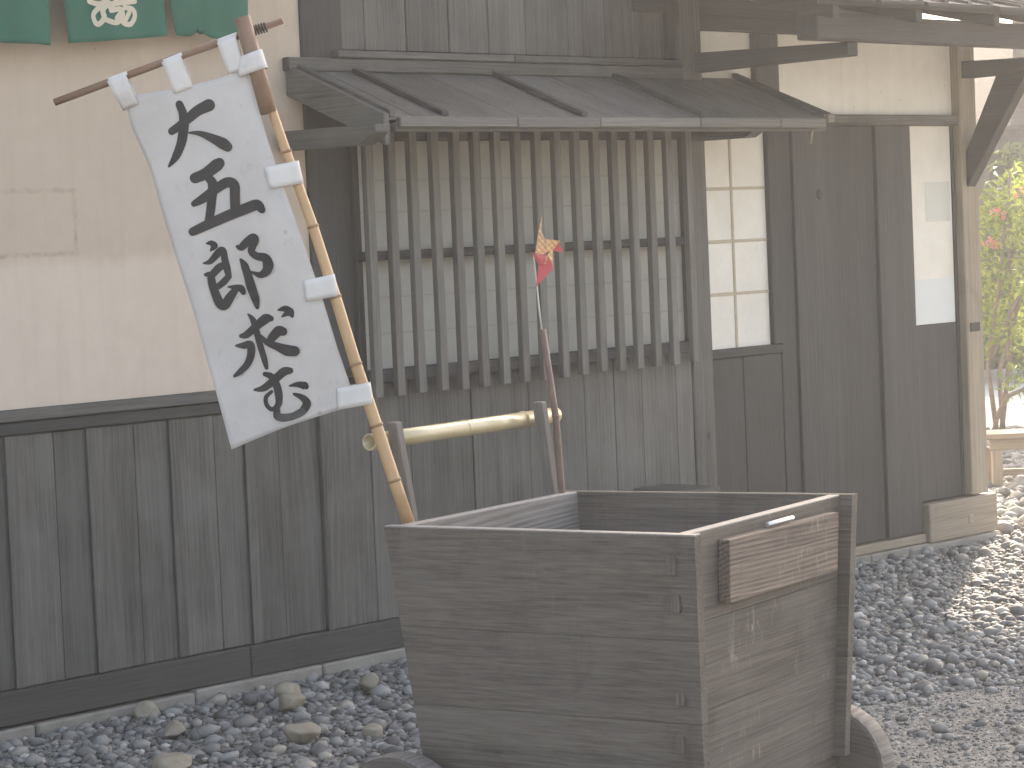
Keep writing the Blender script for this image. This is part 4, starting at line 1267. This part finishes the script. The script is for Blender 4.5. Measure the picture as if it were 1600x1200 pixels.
# ------------------------------------------------------------------ plants and what stands behind
def leaf_cloud(name, centers, radii, count, size, mat, parent, seed, fold=0.25):
    r2 = np.random.default_rng(seed)
    centers = np.array(centers); radii = np.array(radii)
    wgt = radii.prod(axis=1); wgt = wgt / wgt.sum()
    which = r2.choice(len(centers), count, p=wgt)
    d = r2.normal(size=(count, 3)); d /= np.linalg.norm(d, axis=1)[:, None]
    rad = r2.random(count) ** 0.45
    c = centers[which] + d * rad[:, None] * radii[which]
    a = r2.normal(size=(count, 3)); a /= np.linalg.norm(a, axis=1)[:, None]
    b_ = np.cross(a, r2.normal(size=(count, 3))); b_ /= np.linalg.norm(b_, axis=1)[:, None]
    nrm = np.cross(a, b_)
    s = size * r2.uniform(0.6, 1.3, count)[:, None]
    tip0, tip1 = c - a * s, c + a * s
    l = c + b_ * s * 0.42 + nrm * s * fold
    r3 = c - b_ * s * 0.42 + nrm * s * fold
    V = np.stack([tip0, r3, tip1, l], 1).reshape(-1, 3)
    base = np.arange(count)[:, None] * 4
    F = np.concatenate([base + np.array([0, 1, 2]), base + np.array([0, 2, 3])], 0)
    me = bpy.data.meshes.new(name)
    me.from_pydata(V.tolist(), [], F.tolist())
    t = me.attributes.new("tint", 'FLOAT', 'POINT')
    t.data.foreach_set("value", np.repeat(r2.random(count), 4).astype(np.float32))
    return link(name, me, mat, parent)

shrub = thing("flowering_shrub", "backlit yellow-green shrub with red flowers and thin stems beside the corner post", "shrub", (10.05, 2.95, 0))
# local side/depth directions as seen from the yard: s to the right, d away
S = Vector((0.674, -0.737, 0)); Dd = Vector((0.737, 0.674, 0))
def sp(s, d, z):
    return S * s + Dd * d + Vector((0, 0, z))
cl = []; rd = []
r2 = np.random.default_rng(5)
for s_, d_, z_, r_ in ((0.25, 0.0, 1.45, 0.28), (0.55, 0.2, 1.55, 0.35), (0.12, 0.1, 1.05, 0.26), (0.5, -0.1, 1.1, 0.33), (0.1, -0.1, 0.75, 0.24),
                       (0.45, 0.15, 0.75, 0.3), (0.85, 0.1, 1.25, 0.4), (0.85, 0, 0.8, 0.4), (0.3, -0.45, 0.42, 0.2), (0.62, -0.4, 0.45, 0.22), (1.1, 0.2, 1.6, 0.4), (1.3, 0.1, 1.0, 0.45)):
    cl.append(sp(s_, d_, z_)[:]); rd.append((r_, r_, r_ * 0.85))
leaf_cloud("foliage", cl, rd, 8500, 0.030, M['leaf'], shrub, 3)
for i_, q in enumerate(((0.2, -0.2, 1.5), (0.5, -0.2, 0.95), (0.12, -0.2, 1.3), (0.45, -0.3, 0.72), (0.62, -0.3, 0.35), (0.35, -0.2, 1.62), (0.5, -0.25, 1.2))):
    leaf_cloud("flower_cluster", [sp(*q)[:]], [(0.07, 0.07, 0.04)], 16, 0.022, M['flower'], shrub, 90 + i_, 0.4)
for p in ([(0.18, 0, 0), (0.12, -0.05, 0.5), (0.2, -0.1, 1.0), (0.3, -0.1, 1.75)], [(0.22, 0, 0), (0.2, 0.0, 0.45), (0.36, -0.1, 1.0), (0.55, -0.1, 1.5)],
          [(0.2, 0, 0.02), (0.3, 0.1, 0.6), (0.33, 0.1, 1.6)], [(0.14, -0.05, 0.55), (0.3, -0.1, 0.9), (0.4, -0.1, 1.05)],
          [(0.1, -0.42, 0.18), (0.17, -0.42, 0.32), (0.3, -0.42, 0.37), (0.6, -0.4, 0.45), (0.95, -0.3, 0.7)], [(0.1, -0.42, 0.18), (0.12, -0.2, 0.06), (0.18, 0, 0)]):
    link("stem", tube_me([sp(*q) for q in p], [0.018 - 0.003 * i for i in range(len(p))], 8), M['twig'], shrub)

# dark evergreen bushes behind the shrub
def bush(x, y, h, w, n, seed, label):
    t_ = thing("bush", label, "bush", (x, y, 0), group="bushes in the garden beyond the corner")
    r3 = np.random.default_rng(seed)
    cc = [(r3.uniform(-w, w) * 0.6, r3.uniform(-w, w) * 0.5, r3.uniform(0.25, 0.85) * h) for _ in range(7)]
    leaf_cloud("foliage", cc, [(w * 0.5, w * 0.5, h * 0.26)] * 7, n, 0.05, M['leaf_dark'], t_, seed)
    link("stem", tube_me([(0, 0, 0), (0.03, 0, h * 0.5), (0.0, 0.05, h * 0.85)], [0.05, 0.035, 0.015], 8), M['bark'], t_)
bush(15.5, 6.5, 1.45, 0.9, 3200, 21, "dark round bush behind the flowering shrub, left part showing by the post")
bush(15.6, 5.9, 2.0, 1.0, 5200, 22, "taller dark bush behind the flowering shrub, farther right than the round one")

# neighbouring house with a low thatched eave
nb = thing("thatched_house", "dark thatched house standing in the garden behind the shrubs", "house", (17.0, 7.3, 0), (0, 0, math.radians(-42)))
box("wall", (-1.6, 0, 0), (4.5, 0.15, 2.2), M['dark_z'], nb, 0)
for x_ in (-0.9, 0.0, 0.9, 1.9, 2.9):
    box("post", (x_, -0.06, 0), (x_ + 0.12, 0.0, 2.1), M['wood_z'], nb, 0.005)
link("thatch_roof", hexa_me([(-2.0, -0.55, 2.05), (5.0, -0.55, 2.05), (5.0, 0.2, 2.35), (-2.0, 0.2, 2.35), (-2.0, -0.5, 2.3), (5.0, -0.5, 2.3), (5.0, 3.0, 3.5), (-2.0, 3.0, 3.5)], 0.03), M['thatch'], nb)
wb = thing("white_storehouse", "white plastered storehouse with a brown gable edge far behind the brace", "storehouse", (27.0, 14.0, 0), (0, 0, math.radians(-42)))
box("wall", (-3.0, 0, 0), (0.45, 3.0, 3.6), M['plaster_w'], wb, 0)
box("boarding", (-3.0, -0.03, 0), (0.30, -0.003, 3.5), M['dark_z'], wb, 0)
link("roof", hexa_me([(-3.2, -0.4, 3.9), (0.5, -0.4, 2.9), (0.5, 3.2, 2.9), (-3.2, 3.2, 3.9), (-3.2, -0.4, 4.1), (0.6, -0.4, 3.05), (0.6, 3.2, 3.05), (-3.2, 3.2, 4.1)], 0.01), M['pale_x'], wb)

# tall tree added out of view to keep the sun off the cart
def shade_tree(x, y, h, crown_z, crown_r, n, seed, label, leaf=0.16):
    t_ = thing("shade_tree", label, "shade_tree", (x, y, 0))
    r3 = np.random.default_rng(seed)
    link("trunk", tube_me([(0, 0, -0.1), (0.08, 0.05, h * 0.3), (-0.05, 0.1, h * 0.6), (0.05, 0, h * 0.9)], [0.3, 0.24, 0.18, 0.06], 12), M['bark'], t_)
    cc, rr = [], []
    for k in range(26):
        th, q = r3.uniform(0, 6.28), r3.uniform(0.1, 1.0) ** 0.6
        z_ = r3.uniform(crown_z, h)
        f = 1 - 0.55 * abs((z_ - (crown_z + h) / 2) / ((h - crown_z) / 2)) ** 2
        cc.append((crown_r * q * f * math.cos(th), crown_r * q * f * math.sin(th), z_))
        rr.append((crown_r * 0.34, crown_r * 0.34, crown_r * 0.22))
    for lx, ly, lz in ((-1.6, -0.9, 10.6), (-0.4, -0.2, 10.1), (0.9, 0.6, 10.9), (2.2, 0.8, 9.7), (3.1, 1.4, 11.2), (1.4, -0.4, 11.7), (-0.9, 0.5, 11.5), (2.8, 0.2, 12.2)):
        cc.append((lx, ly, lz)); rr.append((0.55, 0.4, 0.22))      # low clumps added to dapple the sunlit gravel
    leaf_cloud("crown", cc, rr, n, leaf, M['leaf_dark'], t_, seed)
    for k in range(7):
        e = Vector(cc[k * 3])
        s0 = Vector((0, 0.05, e.z * 0.8))
        link("limb", tube_me([s0, s0.lerp(e, 0.5) + Vector((0, 0, 0.15)), e], [0.09, 0.06, 0.025], 8), M['bark'], t_)
shade_tree(17.6, 6.9, 17.2, 12.6, 3.1, 9000, 51, "tall broad-crowned tree added out of view to shade the cart")
# ------------------------------------------------------------------ thin volume added to lift the darks like lens glare
hz = box_me(260.0, 260.0, 21.8, 0)
air = link("glare_haze", hz, None, None, (20.0, 20.0, 9.9))
air['kind'] = 'stuff'
hm = bpy.data.materials.new("glare_veil"); hm.use_nodes = True
ht = hm.node_tree
for n_ in list(ht.nodes):
    ht.nodes.remove(n_)
ho = ht.nodes.new("ShaderNodeOutputMaterial"); pv = ht.nodes.new("ShaderNodeVolumePrincipled")
pv.inputs["Color"].default_value = (0.95, 0.97, 1.0, 1)
pv.inputs["Density"].default_value = 0.0058
pv.inputs["Anisotropy"].default_value = 0.6
ht.links.new(pv.outputs[0], ho.inputs["Volume"])
hz.materials.append(hm)
